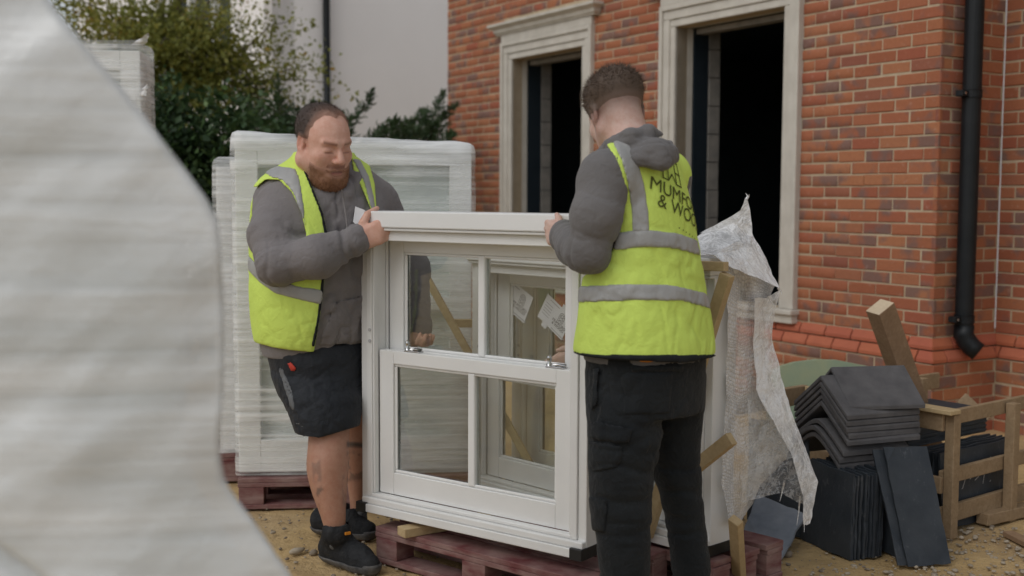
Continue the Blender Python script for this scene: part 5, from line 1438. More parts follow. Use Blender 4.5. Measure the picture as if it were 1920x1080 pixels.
def head_prims(g, C, R, s, heavy=0.0):
    L = lambda x, y, z: C + R @ (np.array([x, y, z]) * s)
    E = lambda c, r, k, m='add': g.op(ell(L(*c), np.array(r) * s, R), k, m)
    Cn = lambda a, b, ra, rb, k, m='add': g.op(cone(L(*a), L(*b), ra * s, rb * s), k, m)
    E((0, -.018, .040), (.0765, .098, .080), 0)
    E((0, .030, .005), (.066, .068, .085), .03)
    E((0, .036, -.052), (.058 + heavy * .012, .056, .060), .03)
    for q in (-1, 1):
        Cn((q * .052, -.006, -.052), (q * .022, .066, -.098), .026 + heavy * .012, .022, .025)
        E((q * .040, .064, -.022), (.026, .024, .024), .02)
        Cn((q * .012, .092, .026), (q * .046, .076, .026), .0085, .0075, .018)
    Cn((-.012, .074, -.104), (.012, .074, -.104), .020, .020, .02)
    if heavy: E((0, .018, -.112), (.058, .058, .034), .03)
    # nose
    Cn((0, .090, .016), (0, .116, -.026), .0085, .0125, .010)
    for q in (-1, 1): E((q * .0125, .104, -.031), (.0095, .011, .0085), .006)
    for q in (-1, 1): E((q * .0065, .110, -.040), (.0042, .005, .004), .003, 'sub')
    # eyes: socket, then lowered lid
    for q in (-1, 1):
        E((q * .0315, .101, .006), (.019, .014, .0125), .012, 'sub')
        E((q * .0315, .0795, .002), (.0165, .0135, .0125), .005)
        Cn((q * .019, .0935, -.004), (q * .044, .0875, -.004), .0022, .0018, .002, 'sub')
    # mouth
    Cn((-.020, .090, -.060), (.020, .090, -.060), .0085, .0085, .008); Cn((-.017, .089, -.076), (.017, .089, -.076), .009, .009, .008)
    Cn((-.024, .0975, -.0675), (.024, .0975, -.0675), .0026, .0026, .003, 'sub')
    # ears
    for q in (-1, 1):
        E((q * .0775, -.012, .000), (.0085, .021, .033), .006); E((q * .084, -.010, .002), (.006, .012, .021), .004, 'sub'); E((q * .074, .000, -.026), (.008, .010, .012), .006)
def strands(name, V, F, sel, n, length, width, droop, tone_fn, parent, seed, flow):
    rg_ = np.random.default_rng(seed); fi = np.nonzero(sel[F].all(1))[0]
    if len(fi) == 0: return
    f = F[rg_.choice(fi, n)]; w = rg_.dirichlet([1, 1, 1, 1], n)[..., None]; P = (V[f] * w).sum(1); Nn = vnormals(V, F)[f[:, 0]]
    d = Nn * .55 + flow(P) * droop + rg_.normal(size=(n, 3)) * .28; d /= np.linalg.norm(d, axis=1, keepdims=True)
    s_ = np.cross(d, rg_.normal(size=(n, 3))); s_ /= np.linalg.norm(s_, axis=1, keepdims=True); L = (length(P) if callable(length) else length) * rg_.uniform(.6, 1.25, n)
    A = P - Nn * .002; T = np.stack([A - s_ * width / 2, A + s_ * width / 2, A + d * L[:, None] + s_ * width * .15, A + d * L[:, None] - s_ * width * .15], 1)
    me = np_mesh(name, T.reshape(-1, 3), np.arange(4 * n).reshape(n, 4)); c = tone_fn(P) * rg_.uniform(.75, 1.3, (n, 1)); set_attr(me, 'tone', np.repeat(c, 4, 0)); return link(name, me, MAT['hair'], parent, world=True)
def shoe(parent, heel, toe, s, ankle, matn='shoe_black'):
    heel = np.asarray(heel, float); toe = np.asarray(toe, float); d = toe - heel; d[2] = 0; Ln = np.linalg.norm(d); d /= Ln; sd = np.array([-d[1], d[0], 0]); up = np.array([0, 0, 1.0])
    p = lambda a, b, c: heel + d * a * Ln + sd * b + up * c
    lo = np.minimum(heel, toe) - .12; hi = np.maximum(heel, toe) + .12; lo[2] = -.02; hi[2] = ankle[2] + .05
    g = SDF(lo, hi, .0055)
    chain(g, [p(.12, 0, .055), p(.38, 0, .050), p(.68, .004, .042), p(.88, .002, .034)], [.047, .049, .050, .040], .02)
    g.op(cone(p(.16, 0, .06), np.asarray(ankle, float) + up * .016, .054, .056), .03); g.op(cone(p(.28, 0, .090), p(.62, 0, .068), .042, .034), .02)
    up_ = g.copy(); up_.op(cone(np.asarray(ankle, float) + up * .02, np.asarray(ankle, float) + up * .09, .034, .036), .004, 'sub')
    up_.cut(lambda P: .022 - P[:, 2]); o, V, F = sculpt(up_, 'shoe', matn, parent, lambda V: fbm(V * 45, 2) * .0016 + .0018 * np.sin(((V - heel) @ d) * 210) * ((((V - heel) @ d) > Ln * .36) & (((V - heel) @ d) < Ln * .66) & (V[:, 2] > .06)))
    sl = g.copy(); sl.d -= .007; sl.cut(lambda P: np.maximum(P[:, 2] - .030 - .010 * (((P - heel) @ d) > Ln * .9) , .001 - P[:, 2])); sculpt(sl, 'sole', 'sole', o, lambda V: fbm(V * 60, 2) * .001)
    # laces
    m = MB()
    for i in range(4):
        t = .40 + i * .075; z = .098 - i * .010
        m.tube([tuple(p(t, -.022, z)), tuple(p(t + .01, 0, z + .008)), tuple(p(t, .022, z))], .0035, 6)
    m.build('laces', MAT['shoe_black'], o, world=True, smooth=True); return o
# ------------------------------------------------------------------ the man in shorts
def man_shorts():
    base = atz(640, 1035, 0); root = empty('person', tuple(base), label='bearded man in grey hoodie, open yellow vest and dark shorts gripping the window', cat='person')
    R1 = A3(-.82, -.57, 0); F1 = A3(.57, -.82, 0)
    TD = 4.72
    torso = Loft([(292, 572, 652, TD + .02, .95), (308, 545, 676, TD + .01, .82), (325, 515, 702, TD, .72), (350, 495, 722, TD, .70), (385, 486, 732, TD - .01, .74), (430, 484, 728, TD - .02, .80), (480, 484, 716, TD - .03, .86), (530, 482, 706, TD - .04, .92), (580, 482, 700, TD - .04, .94), (620, 487, 697, TD - .04, .90), (650, 494, 694, TD - .03, .86), (664, 500, 690, TD - .03, .84)], 35, .8, 2.25)
    # arm joints
    S = at(524, 388, 4.60); M = at(513, 440, 4.50); E = at(521, 492, 4.42); Fm = at(592, 482, 4.40); W = at(655, 456, 4.45); Wc = at(668, 451, 4.468)
    S2 = at(708, 385, 4.86); M2_ = at(744, 440, 4.88); E2 = at(772, 505, 4.86); W2_ = at(784, 606, 4.70); Wc2 = at(785, 620, 4.685)
    lo = A3(-1.16, 4.15, .70); hi = A3(-.24, 5.12, 1.66)
    g = SDF(lo, hi, .0072)
    g.op(torso.prim())
    tz = g.copy()                      # torso with shoulders only: the vest hangs on this
    for c, r in ((S + A3(.01, .02, .0), .092), (S2, .085)):
        g.op(ell(c, (r, r, r * 1.05)), .05); tz.op(ell(c, (r * .96, r * .96, r)), .06)
    for q in (S, S2): 
        nb = at(600, 306, TD); tz.op(cone(nb, q + A3(0, 0, .03), .075, .060), .05); g.op(cone(nb, q + A3(0, 0, .03), .07, .058), .05)
    chain(g, [S, M, E], [.098, .094, .084], .03); chain(g, [E, Fm, W], [.084, .080, .056], .03); g.op(cone(W, Wc, .0575, .0545), .006)
    chain(g, [S2, M2_, E2, W2_], [.085, .080, .072, .054], .03); g.op(cone(W2_, Wc2, .056, .054), .006)
    # collar / hood opening
    ring = [at(570, 302, 4.76), at(568, 328, 4.66), at(586, 356, 4.585), at(618, 373, 4.55), at(650, 364, 4.56), at(668, 336, 4.63), at(664, 305, 4.74), at(640, 292, 4.86), at(600, 288, 4.88), at(572, 300, 4.76)]
    chain(g, ring, [.021] * len(ring), .016)
    hood = [at(590, 300, 4.90), at(640, 310, 4.96), at(668, 330, 4.90)]; chain(g, hood, [.05, .06, .045], .03)
    fspec = [(S, E, .18, 12, 4, .017, 1.0), (M, E, .14, 22, 6, .012, 2.0), (E, W, .14, 17, 4.5, .017, 3.0), (E, Fm, .12, 60, 14, .0050, 4.0), (S2, E2, .15, 26, 8, .006, 5.0), (E2, W2_, .12, 30, 9, .006, 6.0),
             (at(650, 370, 4.55), at(650, 640, 4.5), .24, 7, 15, .011, 7.0), (at(640, 360, 4.5), at(600, 440, 4.5), .2, 8, 30, .0030, 8.0), (at(600, 640, 4.55), at(660, 600, 4.5), .2, 16, 16, .004, 9.0)]
    fo = folds(fspec)
    hz = float(at(600, 645, TD - .25)[2])
    def hdisp(V):
        band = np.clip(1 - np.abs(V[:, 2] - hz + .02) / .02, 0, 1) * -.003
        return fo(V) + fbm(V * 9, 2) * .002 + band
    hood_o, HV, HF = sculpt(g, 'hoodie', 'hoodie_grey', root, hdisp, 2)
    # pocket panel and drawcord
    pk = torso_panel = g.copy(); pk.d -= .005; pk.shell(.014); pk.cut(only([[(622, 566), (700, 548), (705, 642), (596, 650), (606, 618), (616, 600)]], torso)); sculpt(pk, 'pocket', 'hoodie_grey', hood_o, hdisp, 2)
    m = MB(); m.tube([tuple(at(641, 356, 4.475)), tuple(at(647, 392, 4.455)), tuple(at(652, 430, 4.44)), tuple(at(655, 455, 4.435))], .0042, 6); m.tube([tuple(at(655, 452, 4.434)), tuple(at(656, 462, 4.434))], .006, 6); m.build('drawcord', MAT['hoodie_grey'], hood_o, world=True, smooth=True)
    for line in ([(470, 398), (490, 382), (512, 376), (536, 384), (556, 404), (566, 432)], ):
        sm = g.copy(); sm.d -= .0022; sm.shell(.012); sm.cut(only([[(x, y - 1.1) for x, y in line] + [(x, y + 1.3) for x, y in reversed(line)]])); sm.cut(lambda P: P[:, 1] - 4.62); sculpt(sm, 'seam', 'hoodie_dark', hood_o, hdisp, 1, one=True)
    # cuff bands
    for a, b, r in ((at(650, 458, 4.447), at(670, 450.5, 4.470), .0570), (at(784, 600, 4.71), at(785, 621, 4.684), .0575)):
        c = SDF(np.minimum(a, b) - .09, np.maximum(a, b) + .09, .005); c.op(cone(a, b, r, r - .002)); ax = (b - a) / np.linalg.norm(b - a); c.cut(lambda P: np.abs((P - (a + b) / 2) @ ax) - .024); sculpt(c, 'cuff', 'hoodie_grey', hood_o, lambda V: fbm(V * 30, 2) * .002, 1)
    # --- vest
    zhem = float(at(560, 648, TD - .2)[2])
    vb = tz.copy(); vb.d -= .017
    gap = [(563, 262), (566, 300), (586, 350), (606, 400), (614, 440), (610, 500), (606, 550), (599, 600), (588, 665), (600, 700), (860, 700), (860, 402), (697, 396), (678, 352), (662, 318), (655, 262)]
    arm = [(430, 300), (470, 352), (484, 350), (500, 336), (524, 338), (548, 362), (566, 400), (574, 440), (572, 452), (430, 452)]
    arm2 = [(688, 280), (694, 312), (703, 345), (707, 400), (712, 480), (860, 480), (860, 280)]
    vb.cut(lambda P: zhem - P[:, 2] - .03 * np.clip((P[:, 0] + .95) / .3, 0, 1)); topz = float(at(600, 285, TD)[2]); vb.cut(lambda P: P[:, 2] - topz)
    solid = vb.copy()
    vest = vb.copy(); vest.shell(.022); vest.cut(cutouts([gap, arm], torso)); vest.cut(lambda P: np.where(P[:, 1] < 9, -poly_m(P, arm2), -9.0))
    vf = folds([(at(560, 300, 4.5), at(600, 640, 4.45), .3, 6, 26, .003, 11.0), (at(490, 470, 4.6), at(560, 640, 4.5), .25, 14, 10, .003, 12.0)])
    vdisp = lambda V: vf(V) + fbm(V * 5, 2) * .003
    vest_o, _, _ = sculpt(vest, 'vest', 'hi_vis', root, vdisp, 2, loft=torso)
    def band(polys, name, mt, gr):
        b = solid.copy(); b.d -= gr; b.shell(.020); b.cut(only(polys, torso)); b.cut(cutouts([gap, arm, arm2], torso)); sculpt(b, name, mt, vest_o, vdisp, 2, loft=torso, one=True)
    band([[(494, 322), (522, 311), (556, 316), (563, 340), (571, 392), (572, 425), (562, 395), (550, 362), (530, 338), (508, 332)]], 'reflective_strip', 'reflective', .0068)
    band([[(660, 296), (676, 300), (692, 330), (702, 372), (704, 396), (696, 392), (684, 346), (672, 320)]], 'reflective_strip', 'reflective', .0068)
    band([[(466, 478), (486, 500), (520, 524), (560, 537), (620, 545), (618, 575), (560, 562), (515, 550), (485, 528), (466, 506)]], 'reflective_strip', 'reflective', .0068)
    band([[(563, 296), (567, 300), (587, 350), (607, 400), (615, 440), (611, 500), (607, 550), (600, 600), (590, 650), (583, 650), (594, 600), (600, 548), (604, 500), (608, 440), (601, 401), (581, 351), (560, 300)]], 'trim_edge', 'vest_trim', .0072)
    # --- shorts
    pel = Loft([(636, 502, 694, 4.68, .86), (665, 505, 696, 4.67), (700, 514, 697, 4.67), (735, 524, 698, 4.67), (760, 540, 698, 4.68)], 30, .9, 2.2)
    lr = Loft([(705, 516, 668, 4.63), (740, 528, 680, 4.59), (780, 544, 676, 4.55), (828, 561, 671, 4.52), (850, 566, 670, 4.51)], 25, 1.0, 2.2)
    ll = Loft([(705, 600, 700, 4.76), (740, 640, 700, 4.79), (785, 650, 698, 4.80)], 25, 1.1)
    legR = Loft([(690, 556, 668, 4.65), (760, 570, 664, 4.56), (800, 579, 655, 4.53), (830, 578, 654, 4.51), (862, 575, 655, 4.49), (890, 576, 653, 4.48), (925, 585, 650, 4.46), (958, 598, 648, 4.44), (985, 607, 648, 4.43), (1005, 612, 646, 4.43), (1022, 620, 640, 4.43)], 20, 1.08)
    legL = Loft([(690, 610, 694, 4.74), (765, 648, 695, 4.79), (800, 648, 694, 4.80), (845, 646, 692, 4.81), (880, 648, 688, 4.82), (925, 654, 684, 4.83), (955, 657, 681, 4.84), (1000, 657, 682, 4.84)], 20, 1.08)
    sg = SDF(A3(-1.12, 4.25, .50), A3(-.38, 5.05, 1.0), .0072)
    sg.op(pel.prim()); sg.op(lr.prim(), .03); sg.op(ll.prim(), .03)
    sg.cut(lambda P: np.where(P[:, 1] < 4.69, -poly_m(P, [(480, 900), (480, 832), (562, 829), (610, 818), (660, 803), (700, 790), (760, 775), (760, 900)]), -9.0))
    sg.op(legR.prim(.010, zhi=float(at(600, 780, 4.5)[2])), 0, 'sub'); sg.op(legL.prim(.010, zhi=float(at(670, 750, 4.78)[2])), 0, 'sub')
    sf = folds([(at(560, 690, 4.5), at(610, 815, 4.4), .2, 9, 20, .004, 21.0), (at(680, 690, 4.5), at(560, 760, 4.5), .2, 8, 24, .004, 22.0)])
    sdisp = lambda V: sf(V) + fbm(V * 7, 2) * .003
    sh_o, _, _ = sculpt(sg, 'shorts', 'shorts_navy', root, sdisp, 2, loft=pel)
    def spatch(poly, name, mt, gr=.003):
        b = sg.copy(); b.d -= gr; b.shell(.010); b.cut(only([poly])); b.cut(lambda P: P[:, 1] - 4.62); sculpt(b, name, mt, sh_o, sdisp, 2, loft=pel, one=True)
    spatch([(521, 690), (530, 688), (549, 735), (556, 768), (547, 772), (536, 738)], 'side_print', 'grey_print')
    spatch([(536, 680), (545, 678), (556, 690), (554, 697), (544, 696)], 'red_tab', 'red_tab', .007)
    # small pale mark near the hem, two crossing curved strokes
    for st in ([(551, 790), (556, 794), (561, 796), (566, 793)], [(554, 803), (558, 799), (563, 797), (569, 801)]):
        spatch([(x, y - 1.6) for x, y in st] + [(x, y + 1.6) for x, y in reversed(st)], 'hem_mark', 'pale_print')
    # --- body: one skin from head to feet
    HCn = at(607, 269, 4.57); HR = head_frame((.60, -.70, -.30), -3); hs = 1.19
    fine = [(HCn - .17, HCn + .17, .0042), (at(690, 430, 4.5) - .10, at(690, 430, 4.5) + .10, .0048)]
    b = SDF(A3(-1.10, 4.2, -.01), A3(-.25, 5.12, 1.82), .0085, fine)
    head_prims(b, HCn, HR, hs, 1.0)
    nb = at(606, 322, TD - .04); b.op(cone(HCn + HR @ A3(0, -.030, -.05) * hs, nb, .076, .088), .03)
    pelc = at(600, 670, 4.68)
    b.op(cone(nb, at(600, 420, TD), .08, .14), .05); b.op(cone(at(600, 420, TD), pelc, .14, .14), .05)
    chain(b, [at(560, 345, TD), S, M, E, Fm, W], [.07, .065, .06, .055, .05, .036], .03); chain(b, [at(660, 345, TD + .05), S2, M2_, E2, W2_], [.06, .06, .055, .05, .036], .03)
    b.op(cone(pelc, at(600, 715, 4.62), .12, .09), .03); b.op(cone(pelc, at(655, 715, 4.76), .12, .075), .03)
    b.op(legR.prim(), .02); b.op(legL.prim(), .02)
    # calf and kneecap
    b.op(ell(at(606, 880, 4.53), (.055, .06, .085)), .03); b.op(ell(at(622, 826, 4.47), (.036, .026, .045)), .03)
    fR = atz(628, 1052, 0); fL = atz(640, 1004, 0)
    b.op(cone(at(630, 1012, 4.43), at(640, 1052, 4.43), .028, .018), .02); b.op(cone(at(669, 990, 4.84), at(680, 1000, 4.80), .034, .03), .02)
    # right hand: thumb over the head of the frame, fingers folded against its face
    wn = A3(.60186916, .79859472, 0); ud = A3(.79859472, -.60186916, 0)
    wr_ = at(664, 453, 4.462); k0 = at(699, 440, 4.462)
    hand(b, wr_, k0 - wr_, (0, 0, 1), wn, 1.06, [(12, 72, 50), (16, 80, 50), (20, 84, 50), (26, 86, 50)], [at(681, 418, 4.47), at(689, 402, 4.485), at(707, 390.5, 4.52)], wr=.034)
    wr2 = at(785, 612, 4.70); hand(b, wr2, at(792, 650, 4.60) - wr2, (-.7, -.3, .1), (.3, -.9, .1), 1.0, [(30, 50, 30)] * 4, [at(776, 632, 4.655), at(774, 646, 4.64), at(782, 656, 4.63)], wr=.032)
    def tone(V):
        hi_ = np.clip((V[:, 2] - .7) / .3, 0, 1)[:, None]; c = A3(.43, .235, .16) * (1 - hi_) + A3(.69, .42, .325) * hi_; q = (V - HCn) @ HR / hs; near = np.linalg.norm(V - HCn, axis=1) < .24  # upper skin paler than the legs: stronger light on the face put into the tone
        def blend(w, col): 
            nonlocal c
            w = np.clip(w, 0, 1)[:, None]; c = c * (1 - w) + np.array(col) * w
        g_ = lambda cx, cy, cz, r: near * np.exp(-(((q[:, 0] - cx) / r) ** 2 + ((q[:, 1] - cy) / r) ** 2 + ((q[:, 2] - cz) / r) ** 2))
        blend(.55 * g_(0, .11, -.03, .020), (.58, .26, .20))
        for s in (-1, 1):
            blend(.45 * g_(s * .042, .08, -.018, .026), (.58, .27, .20)); blend(.5 * g_(s * .083, -.01, 0, .03), (.58, .24, .19)); blend(.25 * g_(s * .032, .092, .010, .013), (.34, .16, .115))
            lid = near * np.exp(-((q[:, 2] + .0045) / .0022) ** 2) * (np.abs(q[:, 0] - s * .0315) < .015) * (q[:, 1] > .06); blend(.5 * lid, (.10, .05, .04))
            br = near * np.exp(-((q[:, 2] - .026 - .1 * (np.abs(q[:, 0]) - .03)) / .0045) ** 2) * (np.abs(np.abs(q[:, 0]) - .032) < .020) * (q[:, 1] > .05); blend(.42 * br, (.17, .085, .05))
        # beard shadow and scalp under the hair
        jaw = near * np.clip((-.040 - q[:, 2] + .30 * (.05 - q[:, 1])) / .04, 0, 1) * np.clip((q[:, 1] + .005) / .045, 0, 1) * (q[:, 2] > -.14); blend(.62 * jaw, (.25, .13, .08))
        mo = near * np.exp(-((q[:, 2] + .052) / .010) ** 2) * (np.abs(q[:, 0]) < .034) * (q[:, 1] > .06); blend(.75 * mo, (.17, .065, .035))
        lips = near * np.exp(-((q[:, 2] + .071) / .006) ** 2) * (np.abs(q[:, 0]) < .021) * (q[:, 1] > .075); blend(.7 * lips, (.36, .13, .11))
        ml = near * np.exp(-((q[:, 2] + .0672) / .0028) ** 2) * (np.abs(q[:, 0]) < .024) * (q[:, 1] > .07); blend(.7 * ml, (.09, .03, .025))
        # tattoos on the shins
        low = V[:, 2] < .62; x, y = toimg(V); t = fbm(V * 34, 3); tt = fbm(V * 45 + 7, 2)
        def tat(poly, wt, thr): blend(np.clip(np.clip(-poly_sd(x, y, poly) / 4, 0, 1) * low * np.clip((t - thr) * 6, 0, 1) * wt, 0, 1), (.05, .055, .055))
        tat([(582, 865), (602, 860), (606, 905), (586, 905)], .35, -.1); tat([(588, 915), (622, 905), (622, 965), (602, 968)], .55, .10); tat([(640, 890), (656, 890), (650, 960), (640, 950)], .35, .0)
        tat([(648, 826), (700, 830), (700, 842), (648, 840)], .9, -1); tat([(648, 845), (698, 842), (690, 900), (650, 905)], .5, -.1)
        knee = np.exp(-(((x - 628) / 26) ** 2 + ((y - 832) / 22) ** 2)) * low; blend(.25 * knee, (.55, .34, .27))
        return c
    body, BV, BFc = sculpt(b, 'body', 'skin', root, lambda V: fbm(V * 30, 2) * .0012, 1, tone, .35)
    # --- hair and beard
    hg = SDF(HCn - .19, HCn + .19, .0048); head_prims(hg, HCn, HR, hs, 1.0)
    def loc(P): return (P - HCn) @ HR / hs
    def hair_region(P):
        q = loc(P); ax = np.abs(q[:, 0])
        front = q[:, 1] - (.030 + .12 * (q[:, 2] - .05) + .022 * np.clip(.03 - ax, 0, .03) / .03)       # receding temples
        low = (.012 - .35 * np.clip(q[:, 1], -.2, .0) * 0 - q[:, 2]) + np.where(q[:, 1] < -.02, -.05 * np.clip((-q[:, 1] - .02) / .06, 0, 1), 0)
        side = np.where((ax > .055) & (q[:, 1] > .0), .0 - 0, 0)
        return np.maximum(front, low) * hs
    hh = hg.copy(); m_ = np.abs(hh.d) < .05; P_ = hh.pts(m_); q_ = loc(P_); hh.d[m_] -= (-.003 + (.006 + .006 * np.clip(q_[:, 2] / .1, 0, 1)) * np.clip(hair_region(P_) / -.022, 0, 1)).astype(np.float32); hh.shell(.012); hh.cut(hair_region)
    def htone(P):
        q = loc(P); k = np.clip(hair_region(P) / -.03, 0, 1)[:, None]; top = np.clip((q[:, 2] - .075) / .03, 0, 1)[:, None] * np.clip((q[:, 1] + .02) / .05, 0, 1)[:, None]
        dark = np.array([.060, .042, .034]); c = dark * (1 - .45 * top) + np.array([.26, .15, .11]) * .45 * top; edge = np.array([.52, .30, .225]); return edge * (1 - k) * .8 + c * (.2 + .8 * k)
    ho, hv, hf = sculpt(hh, 'hair', 'hair', root, lambda V: fbm(V * 90, 2) * .002, 1, htone)
    flow_h = lambda P: np.tile(HR @ A3(0, .5, -.2), (len(P), 1))
    strands('hair_strands', hv, hf, np.ones(len(hv), bool), 5200, .010, .0016, .5, htone, ho, 5, flow_h)
    def beard_region(P):
        q = loc(P); ax = np.abs(q[:, 0])
        topl = q[:, 2] - (-.044 - .34 * (q[:, 1] - .05) + np.where(ax < .034, .006, 0)); back = .040 - q[:, 1]; und = -.142 - q[:, 2]
        mouth = .0085 - np.hypot((q[:, 0]) / 2.0, (q[:, 2] + .070) / .85)
        return np.maximum(np.maximum(np.maximum(topl, back), und), np.where(q[:, 1] > .06, mouth, -9)) * hs
    bb_ = hg.copy(); m_ = np.abs(bb_.d) < .05; P_ = bb_.pts(m_); q_ = loc(P_); bb_.d[m_] -= (-.003 + (.0075 + .010 * np.clip((q_[:, 1] - .02) / .05, 0, 1) * np.clip((-.066 - q_[:, 2]) / .03, 0, 1)) * np.clip(beard_region(P_) / -.010, 0, 1)).astype(np.float32); bb_.shell(.014); bb_.cut(beard_region)
    def btone(P):
        q = loc(P); k = np.clip(beard_region(P) / -.018, 0, 1)[:, None]; f = np.clip((q[:, 1] - .02) / .06, 0, 1)[:, None]; c = np.array([.20, .11, .072]) * (1 - f) + np.array([.235, .115, .062]) * f; return c * (.3 + .7 * k) + np.array([.50, .28, .20]) * .7 * (1 - k)
    bo, bv, bf = sculpt(bb_, 'beard', 'hair', root, lambda V: fbm(V * 70, 2) * .0025, 1, btone)
    strands('beard_strands', bv, bf, np.ones(len(bv), bool), 3600, .009, .0016, .7, btone, bo, 6, lambda P: np.tile(HR @ A3(0, .2, -1), (len(P), 1)))
    # --- socks and shoes
    for a, c, r in ((at(629, 984, 4.428), at(631, 1010, 4.425), .0455), (at(669, 955, 4.84), at(670, 990, 4.84), .043)):
        k = SDF(np.minimum(a, c) - .08, np.maximum(a, c) + .08, .005); k.op(cone(a, c, r, r)); ax = (c - a) / np.linalg.norm(c - a); k.cut(lambda P: -((P - a) @ ax)); sculpt(k, 'sock', 'sock_grey', root, lambda V: fbm(V * np.array([30, 30, 60]), 2) * .003, 1)
    s1 = shoe(root, atz(612, 1049, 0), atz(704, 1079, 0), 1.0, at(631, 1006, 4.42)); s2 = shoe(root, atz(592, 998, 0), atz(702, 1012, 0), 1.0, at(668, 972, 4.84) * .5 + at(640, 972, 4.83) * .5)
    a = at(652, 1000, 4.375); MB().box((-.011, -.003, -.005), (.011, .003, .005), Matrix.Translation(a) @ Matrix.Rotation(rad(35), 4, 'Z')).build('shoe_tab', MAT['orange_tab'], s1, world=True)
    return root
man_shorts()
# ------------------------------------------------------------------ the man in black trousers, seen from behind
def man_trousers():
    root = empty('person', (.43, 3.62, 0), label='short-haired man in printed yellow vest and black cargo trousers, back turned', cat='person')
    TD = 3.68
    vl = [(262, 1152, 1232, TD + .01, .80), (280, 1128, 1252, TD, .70), (305, 1116, 1268, TD, .64), (340, 1116, 1284, TD, .66), (385, 1117, 1296, TD, .70), (430, 1114, 1304, TD, .72), (480, 1106, 1311, TD, .74), (540, 1094, 1321, TD, .76), (600, 1087, 1331, TD, .80), (645, 1081, 1337, TD, .84), (672, 1080, 1337, TD, .84)]
    vt = Loft(vl, 48, .7, 2.2)
    torso = Loft([(y, xl + (9 if y < 500 else 16), xr - (9 if y < 500 else 16), d, r) for y, xl, xr, d, r in vl], 48, .7, 2.2)
    S = at(1134, 336, 3.545); M = at(1118, 405, 3.50); E = at(1102, 472, 3.52); Fm = at(1078, 462, 3.66); W = at(1062, 446, 3.80); Wc = at(1059, 441, 3.835)
    S2 = at(1248, 335, 3.86); E2 = A3(.50, 4.06, .98); W2_ = A3(.29, 4.22, .845); Wc2 = A3(.262, 4.235, .835)
    lo = A3(.02, 3.28, .80); hi = A3(.78, 4.40, 1.66)
    g = SDF(lo, hi, .0066); g.op(torso.prim())
    vb = SDF(lo, hi, .0066); vb.op(vt.prim())
    for c, r in ((S, .074), (S2, .075)): g.op(ell(c, (r, r, r)), .05); vb.op(ell(c, (r, r, r)), .05)
    nb = at(1192, 285, 3.68)
    for q in (S, S2): g.op(cone(nb, q + A3(0, 0, .02), .062, .052), .05); vb.op(cone(nb, q + A3(0, 0, .02), .066, .056), .05)
    chain(g, [S, M, E], [.076, .072, .064], .03); chain(g, [E, Fm, W], [.064, .058, .048], .03); g.op(cone(W, Wc, .0515, .049), .006)
    chain(g, [S2, E2, W2_], [.075, .066, .050], .03); g.op(cone(W2_, Wc2, .051, .049), .006)
    fo = folds([(S, E, .16, 11, 4, .014, 31.0), (M, E, .12, 22, 6, .010, 32.0), (E, W, .12, 16, 5, .012, 33.0), (S2, E2, .14, 26, 8, .006, 34.0), (E2, W2_, .12, 30, 9, .006, 35.0)])
    hd, _, _ = sculpt(g, 'hoodie', 'hoodie_dark', root, lambda V: fo(V) + fbm(V * 9, 2) * .002, 2)
    line = [(1086, 362), (1098, 344), (1116, 334), (1136, 338), (1156, 352), (1170, 366)]
    sm = g.copy(); sm.d -= .0022; sm.shell(.012); sm.cut(only([[(x, y - 1.0) for x, y in line] + [(x, y + 1.2) for x, y in reversed(line)]])); sm.cut(lambda P: P[:, 1] - 3.6); sculpt(sm, 'seam', 'vest_trim', hd, lambda V: fo(V) + fbm(V * 9, 2) * .002, 1, one=True)
    # hood lying on the shoulders
    h = SDF(at(1190, 275, 3.55) - .16, at(1200, 275, 3.55) + .19, .0052)
    h.op(ell(at(1206, 280, 3.575), (.085, .05, .034), head_frame((.6, .8, 0))), 0); h.op(ell(at(1236, 286, 3.55), (.045, .045, .032)), .03)
    chain(h, [at(1128, 288, 3.63), at(1150, 272, 3.60), at(1182, 258, 3.575), at(1216, 247, 3.60), at(1236, 256, 3.63)], [.018, .024, .026, .022, .018], .02)
    chain(h, [at(1160, 292, 3.56), at(1200, 296, 3.53), at(1240, 304, 3.52), at(1256, 292, 3.56), at(1252, 272, 3.61)], [.016, .024, .026, .024, .018], .02)
    h.op(cone(at(1188, 266, 3.60), at(1240, 266, 3.64), .014, .018), .02, 'sub')
    hf_ = folds([(at(1140, 280, 3.6), at(1250, 285, 3.55), .12, 14, 40, .006, 41.0)])
    sculpt(h, 'hood', 'hoodie_dark', hd, lambda V: hf_(V) + fbm(V * 16, 2) * .004, 2)
    for a, b, r in ((at(1064, 448, 3.785), at(1058.5, 440, 3.84), .0525), (W2_, Wc2, .0525)):
        c = SDF(np.minimum(a, b) - .08, np.maximum(a, b) + .08, .005); c.op(cone(a, b, r, r - .002)); ax = (b - a) / np.linalg.norm(b - a); c.cut(lambda P: np.abs((P - (a + b) / 2) @ ax) - .026); sculpt(c, 'cuff', 'hoodie_dark', hd, lambda V: fbm(V * 30, 2) * .002, 1)
    # --- vest
    zhem = float(at(1200, 668, TD - .15)[2]); ztop = float(at(1190, 270, TD)[2])
    vb.d -= .006
    vb.cut(lambda P: zhem - P[:, 2] + .012 * np.clip((.40 - P[:, 0]) / .12, -1, 0)); vb.cut(lambda P: P[:, 2] - ztop)
    solid = vb.copy()
    arm = [(1000, 230), (1128, 258), (1140, 276), (1156, 300), (1168, 335), (1169, 390), (1162, 430), (1150, 465), (1128, 495), (1098, 516), (1060, 530), (1000, 530)]
    cut1 = cutouts([arm], vt)
